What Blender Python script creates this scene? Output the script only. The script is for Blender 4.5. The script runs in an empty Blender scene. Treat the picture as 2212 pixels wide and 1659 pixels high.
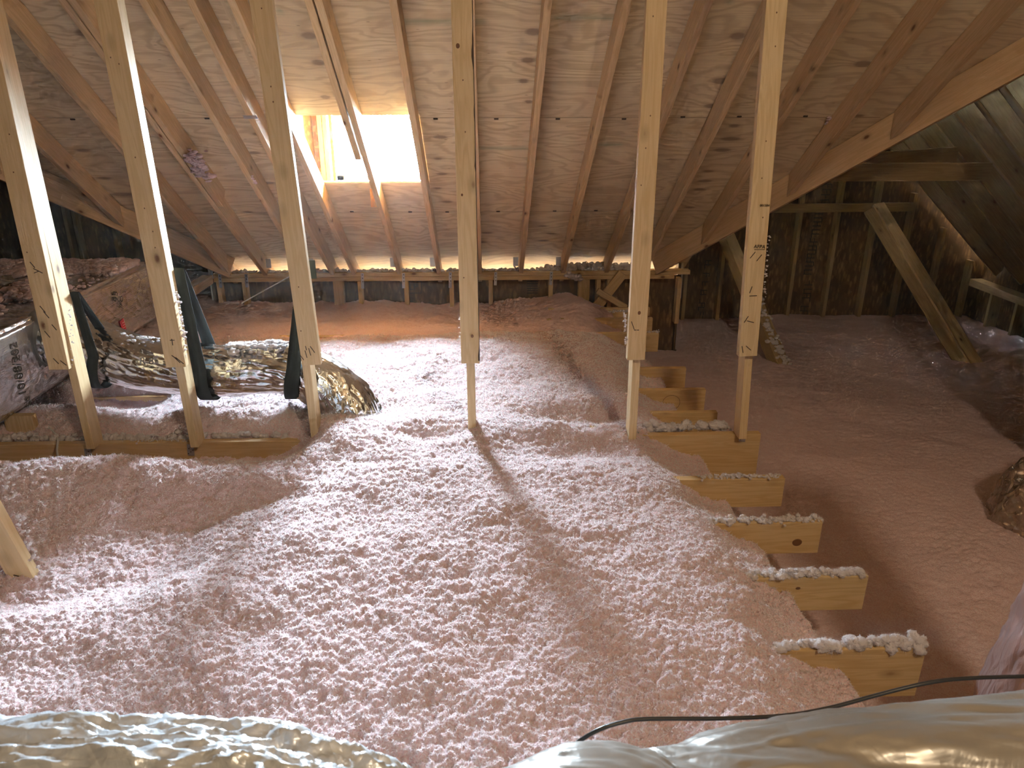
import bpy, bmesh, math, random
import numpy as np
from mathutils import Matrix, Vector

# ------------------------------------------------------------------ camera, sky, lamps, exposure
S = bpy.context.scene
COL = S.collection
R_ = math.radians
FPX, PITCH, YAW, CZ = 1600.0, R_(21), R_(2), 1.54
fw = Vector((math.sin(YAW)*math.cos(PITCH), math.cos(YAW)*math.cos(PITCH), -math.sin(PITCH)))
rt = Vector((math.cos(YAW), -math.sin(YAW), 0))
up = rt.cross(fw)
cam = bpy.data.cameras.new('camera')
cam.sensor_width = 36; cam.lens = FPX/2212*36; cam.clip_start = .02
cam.dof.use_dof = True; cam.dof.focus_distance = 3.4; cam.dof.aperture_fstop = 7.5
camo = bpy.data.objects.new('camera', cam); COL.objects.link(camo)
M3 = Matrix((rt, up, -fw)).transposed()
camo.matrix_world = Matrix.Translation((0, 0, CZ)) @ M3.to_4x4()
S.camera = camo

w = bpy.data.worlds.new('sky'); S.world = w; w.use_nodes = True
bg = w.node_tree.nodes['Background']
bg.inputs['Color'].default_value = (.68, .85, 1.0, 1)
bg.inputs['Strength'].default_value = 490

def area(name, loc, rot, sx, sy, energy, color, portal=False):
    l = bpy.data.lights.new(name, 'AREA'); l.shape = 'RECTANGLE'; l.size = sx; l.size_y = sy
    l.energy = energy; l.color = color
    if portal: l.cycles.is_portal = True
    o = bpy.data.objects.new(name, l); COL.objects.link(o); o.location = loc; o.rotation_euler = rot
    return o
area('window_portal', (-.8, 6.33, 1.4), (R_(-90), 0, 0), .95, 1.05, 1, (1, 1, 1), True)
area('eave_daylight', (-.3, 6.87, -.26), (R_(180), 0, 0), 4.0, .05, 4, (1.0, .90, .80))
def bulb(name, loc, e, col, r):
    l = bpy.data.lights.new(name, 'POINT'); l.energy = e; l.color = col; l.shadow_soft_size = r
    o = bpy.data.objects.new(name, l); COL.objects.link(o); o.location = loc
bulb('attic_bulb', (1.5, -.9, 3.5), 108, (1.0, .80, .55), .2)
S.view_settings.view_transform = 'Standard'; S.view_settings.look = 'None'
S.view_settings.exposure = 1.15; S.view_settings.gamma = 1.0
S.view_settings.use_curve_mapping = False
S.cycles.use_denoising = True; S.cycles.denoising_prefilter = 'ACCURATE'; S.cycles.denoising_input_passes = 'RGB_ALBEDO_NORMAL'
S.cycles.max_bounces = 7; S.cycles.diffuse_bounces = 4; S.cycles.glossy_bounces = 3; S.cycles.volume_bounces = 0
S.cycles.use_adaptive_sampling = True; S.cycles.adaptive_threshold = .1; S.cycles.adaptive_min_samples = 16
S.cycles.sample_clamp_indirect = 6.0
S.cycles.caustics_reflective = False; S.cycles.caustics_refractive = False

# ------------------------------------------------------------------ pixel -> point helpers
def ray(x, y): return rt*((x-1106)/FPX) + up*((829.5-y)/FPX) + fw
def hit(x, y, n, c):
    d = ray(x, y); n = Vector(n); C = Vector((0, 0, CZ)); return C + d*((c-n.dot(C))/n.dot(d))
def atX(x, y, v): return hit(x, y, (1, 0, 0), v)
def atY(x, y, v): return hit(x, y, (0, 1, 0), v)
def atZ(x, y, v): return hit(x, y, (0, 0, 1), v)
TM = .72                                        # main roof pitch
def zroof(y): return .01 + TM*(6.9-y)
TH = math.atan(TM)
def atR(x, y, off=0): return hit(x, y, (0, TM, 1), .01-off+TM*6.9)

# ------------------------------------------------------------------ materials
def mat(name):
    m = bpy.data.materials.new(name); m.use_nodes = True
    nt = m.node_tree; return m, nt, nt.nodes, nt.links, nt.nodes['Principled BSDF']
def N(ns, t, **k):
    n = ns.new(t)
    for a, b in k.items():
        if a in ('operation', 'data_type', 'blend_type', 'feature', 'distance', 'noise_dimensions', 'attribute_name', 'attribute_type', 'wave_type', 'voronoi_dimensions', 'use_clamp'): setattr(n, a, b)
        else: n.inputs[a].default_value = b
    return n
def math_(ns, ls, op, a, b=None, clamp=False):
    n = ns.new('ShaderNodeMath'); n.operation = op; n.use_clamp = clamp
    for i, v in enumerate((a, b)):
        if v is None: continue
        if hasattr(v, 'is_output'): ls.new(v, n.inputs[i])
        else: n.inputs[i].default_value = v
    return n.outputs[0]
def mixc(ns, ls, f, a, b, bt='MIX'):
    n = ns.new('ShaderNodeMix'); n.data_type = 'RGBA'; n.blend_type = bt
    for i, v in ((0, f), (6, a), (7, b)):
        if hasattr(v, 'is_output'): ls.new(v, n.inputs[i])
        elif i == 0: n.inputs[0].default_value = v
        else: n.inputs[i].default_value = (*v, 1)
    return n.outputs[2]
def mrange(ns, ls, v, a, b, c=0., d=1.):
    n = ns.new('ShaderNodeMapRange'); ls.new(v, n.inputs[0])
    for i, q in enumerate((a, b, c, d)): n.inputs[i+1].default_value = q
    return n.outputs[0]
def bump(ns, ls, h, strength, dist, bsdf, normal=None):
    n = ns.new('ShaderNodeBump'); n.inputs['Strength'].default_value = strength; n.inputs['Distance'].default_value = dist
    ls.new(h, n.inputs['Height'])
    if normal: ls.new(normal, n.inputs['Normal'])
    ls.new(n.outputs[0], bsdf.inputs['Normal']); return n.outputs[0]

def wood(name, light, dark, knot=(.16, .07, .03), rough=.55, knots=True):
    """lumber: the board's own X is its length"""
    m, nt, ns, ls, b = mat(name)
    tc = ns.new('ShaderNodeTexCoord'); oi = ns.new('ShaderNodeObjectInfo')
    mp = ns.new('ShaderNodeMapping'); ls.new(tc.outputs['Object'], mp.inputs[0])
    mp.inputs['Scale'].default_value = (1.6, 22, 22)
    cb = ns.new('ShaderNodeCombineXYZ')
    r = oi.outputs['Random']
    ls.new(math_(ns, ls, 'MULTIPLY', r, 37.), cb.inputs[0]); ls.new(math_(ns, ls, 'MULTIPLY', r, 91.), cb.inputs[1]); ls.new(math_(ns, ls, 'MULTIPLY', r, 53.), cb.inputs[2])
    ls.new(cb.outputs[0], mp.inputs['Location'])
    n1 = N(ns, 'ShaderNodeTexNoise', Scale=1.0, Detail=3.0, Distortion=.4); ls.new(mp.outputs[0], n1.inputs['Vector'])
    w1 = math_(ns, ls, 'SINE', math_(ns, ls, 'MULTIPLY', n1.outputs[0], 46.))
    w1 = mrange(ns, ls, w1, -1, 1)
    mp2 = ns.new('ShaderNodeMapping'); ls.new(tc.outputs['Object'], mp2.inputs[0]); mp2.inputs['Scale'].default_value = (6, 260, 260)
    n2 = N(ns, 'ShaderNodeTexNoise', Scale=1.0, Detail=2.0); ls.new(mp2.outputs[0], n2.inputs['Vector'])
    f = math_(ns, ls, 'MULTIPLY', w1, .55); f = math_(ns, ls, 'ADD', f, math_(ns, ls, 'MULTIPLY', n2.outputs[0], .5), True)
    c = mixc(ns, ls, f, light, dark)
    mp3 = ns.new('ShaderNodeMapping'); ls.new(tc.outputs['Object'], mp3.inputs[0]); mp3.inputs['Scale'].default_value = (1, 2.5, 2.5); ls.new(cb.outputs[0], mp3.inputs['Location'])
    n3 = N(ns, 'ShaderNodeTexNoise', Scale=1.3, Detail=2.0); ls.new(mp3.outputs[0], n3.inputs['Vector'])
    c = mixc(ns, ls, mrange(ns, ls, n3.outputs[0], .35, .75, 0, .45), c, tuple(q*.72 for q in light))
    c = mixc(ns, ls, mrange(ns, ls, r, 0, 1, 0, .30), c, (light[0]*.8, light[1]*.66, light[2]*.5))
    if knots:
        mp4 = ns.new('ShaderNodeMapping'); ls.new(tc.outputs['Object'], mp4.inputs[0]); mp4.inputs['Scale'].default_value = (1.0, 1.9, 1.9); ls.new(cb.outputs[0], mp4.inputs['Location'])
        v = N(ns, 'ShaderNodeTexVoronoi', Scale=4.2, Randomness=1.0); ls.new(mp4.outputs[0], v.inputs['Vector'])
        k = mrange(ns, ls, v.outputs['Distance'], .055, .11, 1, 0)
        k2 = mrange(ns, ls, v.outputs['Distance'], .10, .22, .5, 0)
        c = mixc(ns, ls, k2, c, tuple(q*.55 for q in dark)); c = mixc(ns, ls, k, c, knot)
    ls.new(c, b.inputs['Base Color']); b.inputs['Roughness'].default_value = rough
    b.inputs['Specular IOR Level'].default_value = .3
    bump(ns, ls, math_(ns, ls, 'ADD', n2.outputs[0], math_(ns, ls, 'MULTIPLY', w1, .4)), .25, .002, b)
    return m
M_post = wood('pale_pine', (.80, .62, .37), (.62, .44, .22))
M_raft = wood('rafter_pine', (.75, .53, .30), (.54, .36, .18))
M_joist = wood('joist_pine', (.70, .51, .27), (.50, .32, .13))
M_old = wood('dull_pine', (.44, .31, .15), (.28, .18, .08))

def plywood():
    m, nt, ns, ls, b = mat('plywood')
    at = N(ns, 'ShaderNodeAttribute', attribute_name='grain')
    sp = ns.new('ShaderNodeSeparateXYZ'); ls.new(at.outputs['Vector'], sp.inputs[0])
    X, Sg, K = sp.outputs
    cb = ns.new('ShaderNodeCombineXYZ'); ls.new(math_(ns, ls, 'MULTIPLY', X, .9), cb.inputs[0]); ls.new(math_(ns, ls, 'MULTIPLY', Sg, 2.6), cb.inputs[1])
    n1 = N(ns, 'ShaderNodeTexNoise', Scale=1.2, Detail=3.5, Roughness=.5, Distortion=.5); ls.new(cb.outputs[0], n1.inputs['Vector'])
    s = math_(ns, ls, 'ADD', math_(ns, ls, 'MULTIPLY', n1.outputs[0], 75.), math_(ns, ls, 'MULTIPLY', Sg, 60.))
    wv = mrange(ns, ls, math_(ns, ls, 'SINE', s), -.2, 1.0)
    cb2 = ns.new('ShaderNodeCombineXYZ'); ls.new(math_(ns, ls, 'MULTIPLY', X, 5), cb2.inputs[0]); ls.new(math_(ns, ls, 'MULTIPLY', Sg, 110), cb2.inputs[1])
    n2 = N(ns, 'ShaderNodeTexNoise', Scale=1.0, Detail=3.0); ls.new(cb2.outputs[0], n2.inputs['Vector'])
    c = mixc(ns, ls, math_(ns, ls, 'MULTIPLY', wv, .62), (.78, .64, .40), (.50, .36, .19))
    c = mixc(ns, ls, mrange(ns, ls, n2.outputs[0], .4, .75, 0, .5), c, (.50, .35, .21))
    n3 = N(ns, 'ShaderNodeTexNoise', Scale=.9, Detail=2.0); ls.new(cb.outputs[0], n3.inputs['Vector'])
    c = mixc(ns, ls, mrange(ns, ls, n3.outputs[0], .4, .7, 0, .35), c, (.60, .43, .28))
    # small dark pitch streaks
    cb3 = ns.new('ShaderNodeCombineXYZ'); ls.new(math_(ns, ls, 'MULTIPLY', X, 2.2), cb3.inputs[0]); ls.new(math_(ns, ls, 'MULTIPLY', Sg, 9), cb3.inputs[1])
    v = N(ns, 'ShaderNodeTexVoronoi', Scale=2.6); ls.new(cb3.outputs[0], v.inputs['Vector'])
    c = mixc(ns, ls, mrange(ns, ls, v.outputs['Distance'], .03, .075, .7, 0), c, (.20, .11, .06))
    # knots: K holds the distance to the nearest one, in knot radii
    c = mixc(ns, ls, mrange(ns, ls, K, .95, 1.6, .30, 0), c, (.36, .21, .12))
    c = mixc(ns, ls, mrange(ns, ls, K, .7, 1.05, .62, 0), c, (.17, .11, .08))
    at2 = N(ns, 'ShaderNodeAttribute', attribute_name='marks'); sp2 = ns.new('ShaderNodeSeparateXYZ'); ls.new(at2.outputs['Vector'], sp2.inputs[0])
    c = mixc(ns, ls, math_(ns, ls, 'MULTIPLY', sp2.outputs[0], math_(ns, ls, 'ADD', n2.outputs[0], .1), True), c, (.13, .22, .13))
    c = mixc(ns, ls, sp2.outputs[1], c, (.10, .06, .035))
    ls.new(c, b.inputs['Base Color']); b.inputs['Roughness'].default_value = .6; b.inputs['Specular IOR Level'].default_value = .25
    bump(ns, ls, math_(ns, ls, 'ADD', wv, n2.outputs[0]), .15, .002, b)
    return m
M_ply = plywood()

def osb(name, a, bcol, d, sc=28, stretch=(1, 1, .35)):
    m, nt, ns, ls, b = mat(name)
    tc = ns.new('ShaderNodeTexCoord')
    outs = []
    for k, rot in enumerate(((.0, .5, .3), (.4, -.7, .8), (.2, 1.3, -.6))):
        mp = ns.new('ShaderNodeMapping'); ls.new(tc.outputs['Object'], mp.inputs[0]); mp.inputs['Scale'].default_value = stretch; mp.inputs['Rotation'].default_value = rot
        mp.inputs['Location'].default_value = (k*3.1, k, 0)
        v = N(ns, 'ShaderNodeTexVoronoi', Scale=sc, Randomness=1.0); ls.new(mp.outputs[0], v.inputs['Vector'])
        outs.append(v)
    s0 = ns.new('ShaderNodeSeparateColor'); ls.new(outs[0].outputs['Color'], s0.inputs[0])
    s1 = ns.new('ShaderNodeSeparateColor'); ls.new(outs[1].outputs['Color'], s1.inputs[0])
    c = mixc(ns, ls, s0.outputs[0], a, bcol)
    c = mixc(ns, ls, mrange(ns, ls, s1.outputs[1], .45, .55, 0, .7), c, mixc(ns, ls, s1.outputs[0], bcol, d))
    c = mixc(ns, ls, mrange(ns, ls, outs[2].outputs['Distance'], .30, .5, 0, .6), c, d)
    ls.new(c, b.inputs['Base Color']); b.inputs['Roughness'].default_value = .7; b.inputs['Specular IOR Level'].default_value = .2
    bump(ns, ls, s1.outputs[0], .3, .003, b)
    return m
M_osb = osb('strand_board', (.50, .25, .07), (.34, .15, .035), (.18, .07, .015), 22, (1, .4, 1))
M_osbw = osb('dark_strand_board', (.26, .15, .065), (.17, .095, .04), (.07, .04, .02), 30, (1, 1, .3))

def insulation(name, ca, cb_, cdeep, tcol, tf):
    m, nt, ns, ls, b = mat(name); ns.remove(b)
    out = ns['Material Output']
    tc = ns.new('ShaderNodeTexCoord')
    n = N(ns, 'ShaderNodeTexNoise', Scale=9.0, Detail=4.0, Roughness=.6); ls.new(tc.outputs['Object'], n.inputs['Vector'])
    n2 = N(ns, 'ShaderNodeTexNoise', Scale=170.0, Detail=3.0, Roughness=.7); ls.new(tc.outputs['Object'], n2.inputs['Vector'])
    c = mixc(ns, ls, mrange(ns, ls, n.outputs[0], .35, .7), ca, cb_)
    c = mixc(ns, ls, mrange(ns, ls, n2.outputs[0], .56, .40), c, cdeep)
    d = ns.new('ShaderNodeBsdfDiffuse'); t = ns.new('ShaderNodeBsdfTranslucent'); mx = ns.new('ShaderNodeMixShader')
    ls.new(c, d.inputs['Color']); t.inputs['Color'].default_value = (*tcol, 1)
    bp = ns.new('ShaderNodeBump'); bp.inputs['Strength'].default_value = .9; bp.inputs['Distance'].default_value = .008
    ls.new(n2.outputs[0], bp.inputs['Height']); ls.new(bp.outputs[0], d.inputs['Normal'])
    mx.inputs[0].default_value = tf
    ls.new(d.outputs[0], mx.inputs[1]); ls.new(t.outputs[0], mx.inputs[2]); ls.new(mx.outputs[0], out.inputs[0])
    return m
M_pink = insulation('pink_fibre', (.93, .77, .78), (.90, .70, .71), (.82, .55, .56), (.95, .79, .79), .15)
M_fib = insulation('pale_tips_backlit_fluff', (.97, .92, .92), (.96, .89, .89), (.93, .84, .84), (.97, .92, .92), .35)

def foil(name, col, rough, scale, strength, dist=.01, metal=1.0, scrim=False, stretch=(1, 1, 1)):
    m, nt, ns, ls, b = mat(name)
    tc = ns.new('ShaderNodeTexCoord'); mp = ns.new('ShaderNodeMapping'); ls.new(tc.outputs['Object'], mp.inputs[0]); mp.inputs['Scale'].default_value = stretch
    n = N(ns, 'ShaderNodeTexNoise', Scale=scale, Detail=4.0, Roughness=.6, Distortion=.8); ls.new(mp.outputs[0], n.inputs['Vector'])
    v = N(ns, 'ShaderNodeTexVoronoi', Scale=scale*.8, feature='DISTANCE_TO_EDGE'); ls.new(mp.outputs[0], v.inputs['Vector'])
    h = math_(ns, ls, 'ADD', n.outputs[0], math_(ns, ls, 'MULTIPLY', mrange(ns, ls, v.outputs['Distance'], 0, .25), .6))
    if scrim:
        sp = ns.new('ShaderNodeSeparateXYZ'); ls.new(tc.outputs['Object'], sp.inputs[0])
        s = math_(ns, ls, 'SINE', math_(ns, ls, 'MULTIPLY', sp.outputs[2], 620.)); s2 = math_(ns, ls, 'SINE', math_(ns, ls, 'MULTIPLY', sp.outputs[1], 620.))
        h = math_(ns, ls, 'ADD', h, math_(ns, ls, 'MULTIPLY', math_(ns, ls, 'ADD', s, s2), .035))
    b.inputs['Base Color'].default_value = (*col, 1); b.inputs['Metallic'].default_value = metal; b.inputs['Roughness'].default_value = rough
    bump(ns, ls, h, strength, dist, b)
    return m
M_foil = foil('crinkled_foil', (.62, .66, .70), .25, 24, .45, .010, .22)
M_foilc = foil('bright_foil', (.88, .87, .85), .18, 15, .35, .010, 1.0)
M_foilb = foil('smooth_foil', (.34, .32, .29), .32, 7, .35, .012, .35)
M_foild = foil('dark_film', (.42, .34, .27), .22, 16, .6, .015, .7)
M_wrap = foil('scrim_foil', (.84, .83, .84), .27, 16, .5, .007, .92, True)
M_jacket = foil('pink_seen_through_film', (.72, .55, .54), .28, 12, .5, .02, .6, False, (3, 3, .6))

def plain(name, col, rough=.6, metal=0.):
    m, nt, ns, ls, b = mat(name)
    n = N(ns, 'ShaderNodeTexNoise', Scale=40.0, Detail=2.0)
    tc = ns.new('ShaderNodeTexCoord'); ls.new(tc.outputs['Object'], n.inputs['Vector'])
    c = mixc(ns, ls, mrange(ns, ls, n.outputs[0], .3, .7, 0, .3), col, tuple(q*.75 for q in col))
    ls.new(c, b.inputs['Base Color']); b.inputs['Roughness'].default_value = rough; b.inputs['Metallic'].default_value = metal
    return m
M_black = plain('black_webbing', (.012, .016, .016), .85)
M_rubber = plain('black_rubber', (.02, .018, .016), .4)
M_ink = plain('black_ink', (.04, .035, .03), .8)
M_inkd = plain('faded_ink', (.035, .025, .015), .9)
M_duink = plain('grey_ink', (.13, .12, .12), .7)
M_steel = plain('galvanised_steel', (.55, .57, .58), .4, .9)
M_hole = plain('nail_hole', (.05, .03, .02), .8)
M_white = plain('white_vinyl', (.85, .86, .86), .4)
M_wire = plain('white_cable', (.75, .74, .72), .45)
M_red = plain('red_label', (.72, .02, .05), .5)
M_redw = plain('pale_print', (.85, .5, .52), .6)
M_ext = plain('outside_cladding', (.5, .5, .5), .8)
M_bark = plain('bark', (.07, .045, .03), .9)
m_, nt_, ns_, ls_, b_ = mat('window_glass'); ns_.remove(b_)
tr = ns_.new('ShaderNodeBsdfTransparent'); gl = ns_.new('ShaderNodeBsdfGlossy'); gl.inputs['Roughness'].default_value = .02
fr = ns_.new('ShaderNodeFresnel'); fr.inputs[0].default_value = 1.3; mx_ = ns_.new('ShaderNodeMixShader')
ls_.new(fr.outputs[0], mx_.inputs[0]); ls_.new(tr.outputs[0], mx_.inputs[1]); ls_.new(gl.outputs[0], mx_.inputs[2]); ls_.new(mx_.outputs[0], ns_['Material Output'].inputs[0])
M_glass = m_

M_knot0 = plain('dark_joint_wood', (.25, .17, .10), .8)  # dark wood tone for the plywood sheet joints
# ------------------------------------------------------------------ object helpers
def tag(o, label, cat, group=None, kind=None):
    if label: o['label'] = label
    if cat: o['category'] = cat
    if group: o['group'] = group
    if kind: o['kind'] = kind
    return o
def link(name, me, m, parent=None, mw=None, smooth=False):
    o = bpy.data.objects.new(name, me); COL.objects.link(o)
    if m: me.materials.append(m)
    if mw is not None: o.matrix_basis = mw
    if smooth: me.polygons.foreach_set('use_smooth', [True]*len(me.polygons))
    if parent:
        o.parent = parent; pm = parent.matrix_basis.copy()
        if parent.parent: pm = parent.parent.matrix_basis @ parent.matrix_parent_inverse @ pm
        o.matrix_parent_inverse = pm.inverted()
    return o
def empty(name, loc, label, cat, group=None):
    o = bpy.data.objects.new(name, None); COL.objects.link(o); o.location = loc
    o.matrix_basis = Matrix.Translation(loc); o.empty_display_size = .1
    return tag(o, label, cat, group)
def frame_from(x, z):
    x = Vector(x).normalized(); z = Vector(z); z = (z - x*z.dot(x)).normalized(); y = z.cross(x)
    return Matrix((x, y, z)).transposed()
def board(name, P0, P1, zdir, wz, ty, m=None, parent=None, cuts=(), bev=.0025, notch=None):
    """a sawn board from P0 to P1 (centre line), wz wide along zdir, ty thick"""
    P0 = Vector(P0); P1 = Vector(P1); L = (P1-P0).length
    mw = Matrix.Translation(P0) @ frame_from(P1-P0, zdir).to_4x4()
    bm = bmesh.new(); bmesh.ops.create_cube(bm, size=1)
    for v in bm.verts: v.co = Vector(((v.co.x+.5)*L, v.co.y*ty, v.co.z*wz))
    inv = mw.inverted()
    for p, n in cuts:
        pl = inv @ Vector(p); nl = (inv.to_3x3() @ Vector(n)).normalized()
        r = bmesh.ops.bisect_plane(bm, geom=bm.verts[:]+bm.edges[:]+bm.faces[:], plane_co=pl, plane_no=nl, clear_outer=True)
        e = [g for g in r['geom_cut'] if isinstance(g, bmesh.types.BMEdge)]
        if e:
            try: bmesh.ops.contextual_create(bm, geom=e)
            except Exception: pass
    if bev: bmesh.ops.bevel(bm, geom=bm.edges[:], offset=bev, segments=2, affect='EDGES', profile=.6)
    me = bpy.data.meshes.new(name); bm.to_mesh(me); bm.free()
    return link(name, me, m, parent, mw)
def box(name, lo, hi, m, parent=None, bev=0.):
    lo = Vector(lo); hi = Vector(hi); c = (lo+hi)/2; s = hi-lo
    bm = bmesh.new(); bmesh.ops.create_cube(bm, size=1)
    for v in bm.verts: v.co = Vector((v.co.x*s.x, v.co.y*s.y, (v.co.z+.5)*s.z))
    if bev: bmesh.ops.bevel(bm, geom=bm.edges[:], offset=bev, segments=2, affect='EDGES')
    me = bpy.data.meshes.new(name); bm.to_mesh(me); bm.free()
    return link(name, me, m, parent, Matrix.Translation((c.x, c.y, lo.z)))
def mesh_np(name, V, F, m, parent=None, smooth=False, origin=None):
    V = np.asarray(V, float); F = np.asarray(F, np.int64)
    o0 = np.array(origin if origin is not None else (V[:, 0].mean(), V[:, 1].mean(), V[:, 2].min()))
    me = bpy.data.meshes.new(name)
    k = F.shape[1]
    me.vertices.add(len(V)); me.vertices.foreach_set('co', (V-o0).astype(np.float32).ravel())
    me.loops.add(F.size); me.loops.foreach_set('vertex_index', F.astype(np.int32).ravel())
    me.polygons.add(len(F)); me.polygons.foreach_set('loop_start', np.arange(0, F.size, k, dtype=np.int32))
    try: me.polygons.foreach_set('loop_total', np.full(len(F), k, np.int32))
    except Exception: pass
    if smooth: me.polygons.foreach_set('use_smooth', np.ones(len(F), bool))
    me.update(calc_edges=True)
    return link(name, me, m, parent, Matrix.Translation(o0))
def poly_slab(name, pts, n, t, m, kind='structure'):
    """flat polygon pts, thickened by t along n"""
    n = Vector(n).normalized(); P = [Vector(p) for p in pts]; c = P[0]
    bm = bmesh.new(); a = [bm.verts.new(p-c) for p in P]; b = [bm.verts.new(p-c+n*t) for p in P]
    bm.faces.new(a); bm.faces.new(b[::-1])
    for i in range(len(P)):
        j = (i+1) % len(P); bm.faces.new((a[j], a[i], b[i], b[j]))
    bmesh.ops.recalc_face_normals(bm, faces=bm.faces[:])
    me = bpy.data.meshes.new(name); bm.to_mesh(me); bm.free()
    o = link(name, me, m, None, Matrix.Translation(c))
    if kind: o['kind'] = kind
    return o
def text(name, s, P, right, upv, size, m, parent=None, ext=.0006, mirror=False):
    cu = bpy.data.curves.new(name, 'FONT'); cu.body = s; cu.size = size; cu.extrude = ext; cu.align_x = 'CENTER'; cu.align_y = 'CENTER'
    t = bpy.data.objects.new(name, cu); COL.objects.link(t)
    dg = bpy.context.evaluated_depsgraph_get(); me = bpy.data.meshes.new_from_object(t.evaluated_get(dg))
    bpy.data.objects.remove(t)
    right = Vector(right).normalized(); upv = Vector(upv).normalized(); nn = right.cross(upv)
    mw = Matrix.Translation(P) @ Matrix((right, upv, nn)).transposed().to_4x4()
    return link(name, me, m, parent, mw)
def tube(name, pts, rad, m, parent=None, seg=10, n=60, closed_ends=True):
    """round cable through pts (Catmull-Rom)"""
    V, F = tube_np(pts, rad, seg, n)
    return mesh_np(name, V, F, m, parent, True)
def spline(pts, n):
    P = np.array([list(p) for p in pts], float); P = np.vstack([2*P[0]-P[1], P, 2*P[-1]-P[-2]])
    k = len(P)-3; t = np.linspace(0, k-1e-6, n); i = t.astype(int); u = (t-i)[:, None]
    a, b, c, d = P[i], P[i+1], P[i+2], P[i+3]
    return .5*((2*b)+(-a+c)*u+(2*a-5*b+4*c-d)*u**2+(-a+3*b-3*c+d)*u**3)
def frames(C):
    T = np.gradient(C, axis=0); T /= np.linalg.norm(T, axis=1)[:, None]
    U0 = np.array([0, 0, 1.]); 
    if abs(T[0] @ U0) > .9: U0 = np.array([0, 1., 0])
    Us = []; u = U0
    for t in T:
        u = u - t*(u @ t); u /= np.linalg.norm(u); Us.append(u)
    Us = np.array(Us); return T, Us, np.cross(T, Us)
def tube_np(pts, rad, seg, n, dispf=None):
    C = spline(pts, n); T, U, B = frames(C)
    a = np.linspace(0, 2*np.pi, seg, endpoint=False)
    s = np.linspace(0, 1, n)
    r = np.full((n, seg), 1.0)*(rad if np.isscalar(rad) else np.interp(s, np.linspace(0, 1, len(rad)), rad)[:, None])
    if dispf is not None: r = r + dispf(s[:, None], a[None, :], C)
    V = C[:, None, :] + r[..., None]*(np.cos(a)[None, :, None]*U[:, None, :] + np.sin(a)[None, :, None]*B[:, None, :])
    V = V.reshape(-1, 3); i = np.arange(n-1)[:, None]*seg; j = np.arange(seg)[None, :]; j2 = (j+1) % seg
    F = np.stack([i+j, i+j2, i+seg+j2, i+seg+j], -1).reshape(-1, 4)
    V = np.vstack([V, C[0], C[-1]]); a0 = len(V)-2
    jj = np.arange(seg); c0 = np.stack([np.full(seg, a0), (jj+1) % seg, jj, jj], -1)
    e = (n-1)*seg; c1 = np.stack([np.full(seg, a0+1), e+jj, e+(jj+1) % seg, e+(jj+1) % seg], -1)
    # fans as quads with a tiny fourth vertex are avoided: build them as separate triangles split in two quads
    return V, F

# ------------------------------------------------------------------ noise
def h2(ix, iy, k):
    n = (ix.astype(np.int64)*374761393 + iy.astype(np.int64)*668265263 + k*2147483647) & 0xffffffff
    n = ((n ^ (n >> 13))*1274126177) & 0xffffffff; n = (n ^ (n >> 16)) & 0xffffffff
    n = (n*2246822519) & 0xffffffff; n ^= n >> 15
    return n.astype(np.float64)/4294967295.
def vnoise(x, y, k=0):
    ix = np.floor(x); iy = np.floor(y); fx = x-ix; fy = y-iy; fx = fx*fx*(3-2*fx); fy = fy*fy*(3-2*fy)
    a = h2(ix, iy, k); b = h2(ix+1, iy, k); c = h2(ix, iy+1, k); d = h2(ix+1, iy+1, k)
    return (a*(1-fx)+b*fx)*(1-fy)+(c*(1-fx)+d*fx)*fy-.5
def fbm(x, y, k=0, o=4):
    s = 0; a = 1.
    for i in range(o): s = s+a*vnoise(x*2**i, y*2**i, k+i*7); a *= .5
    return s
def domes(x, y, k):
    """rounded clumps, 0..1"""
    ix = np.floor(x); iy = np.floor(y); best = np.full(x.shape, 9.)
    for dx in (-1, 0, 1):
        for dy in (-1, 0, 1):
            cx = ix+dx; cy = iy+dy
            px = cx+h2(cx, cy, k); py = cy+h2(cx, cy, k+5); r = .8+.7*h2(cx, cy, k+9)
            best = np.minimum(best, ((px-x)**2+(py-y)**2)/r)
    return np.sqrt(np.clip(1-best, 0, 1))
def sst(a, b, x):
    t = np.clip((x-a)/(b-a), 0, 1); return t*t*(3-2*t)
def gauss(x, y, cx, cy, sx, sy): return np.exp(-((x-cx)/sx)**2-((y-cy)/sy)**2)

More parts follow.
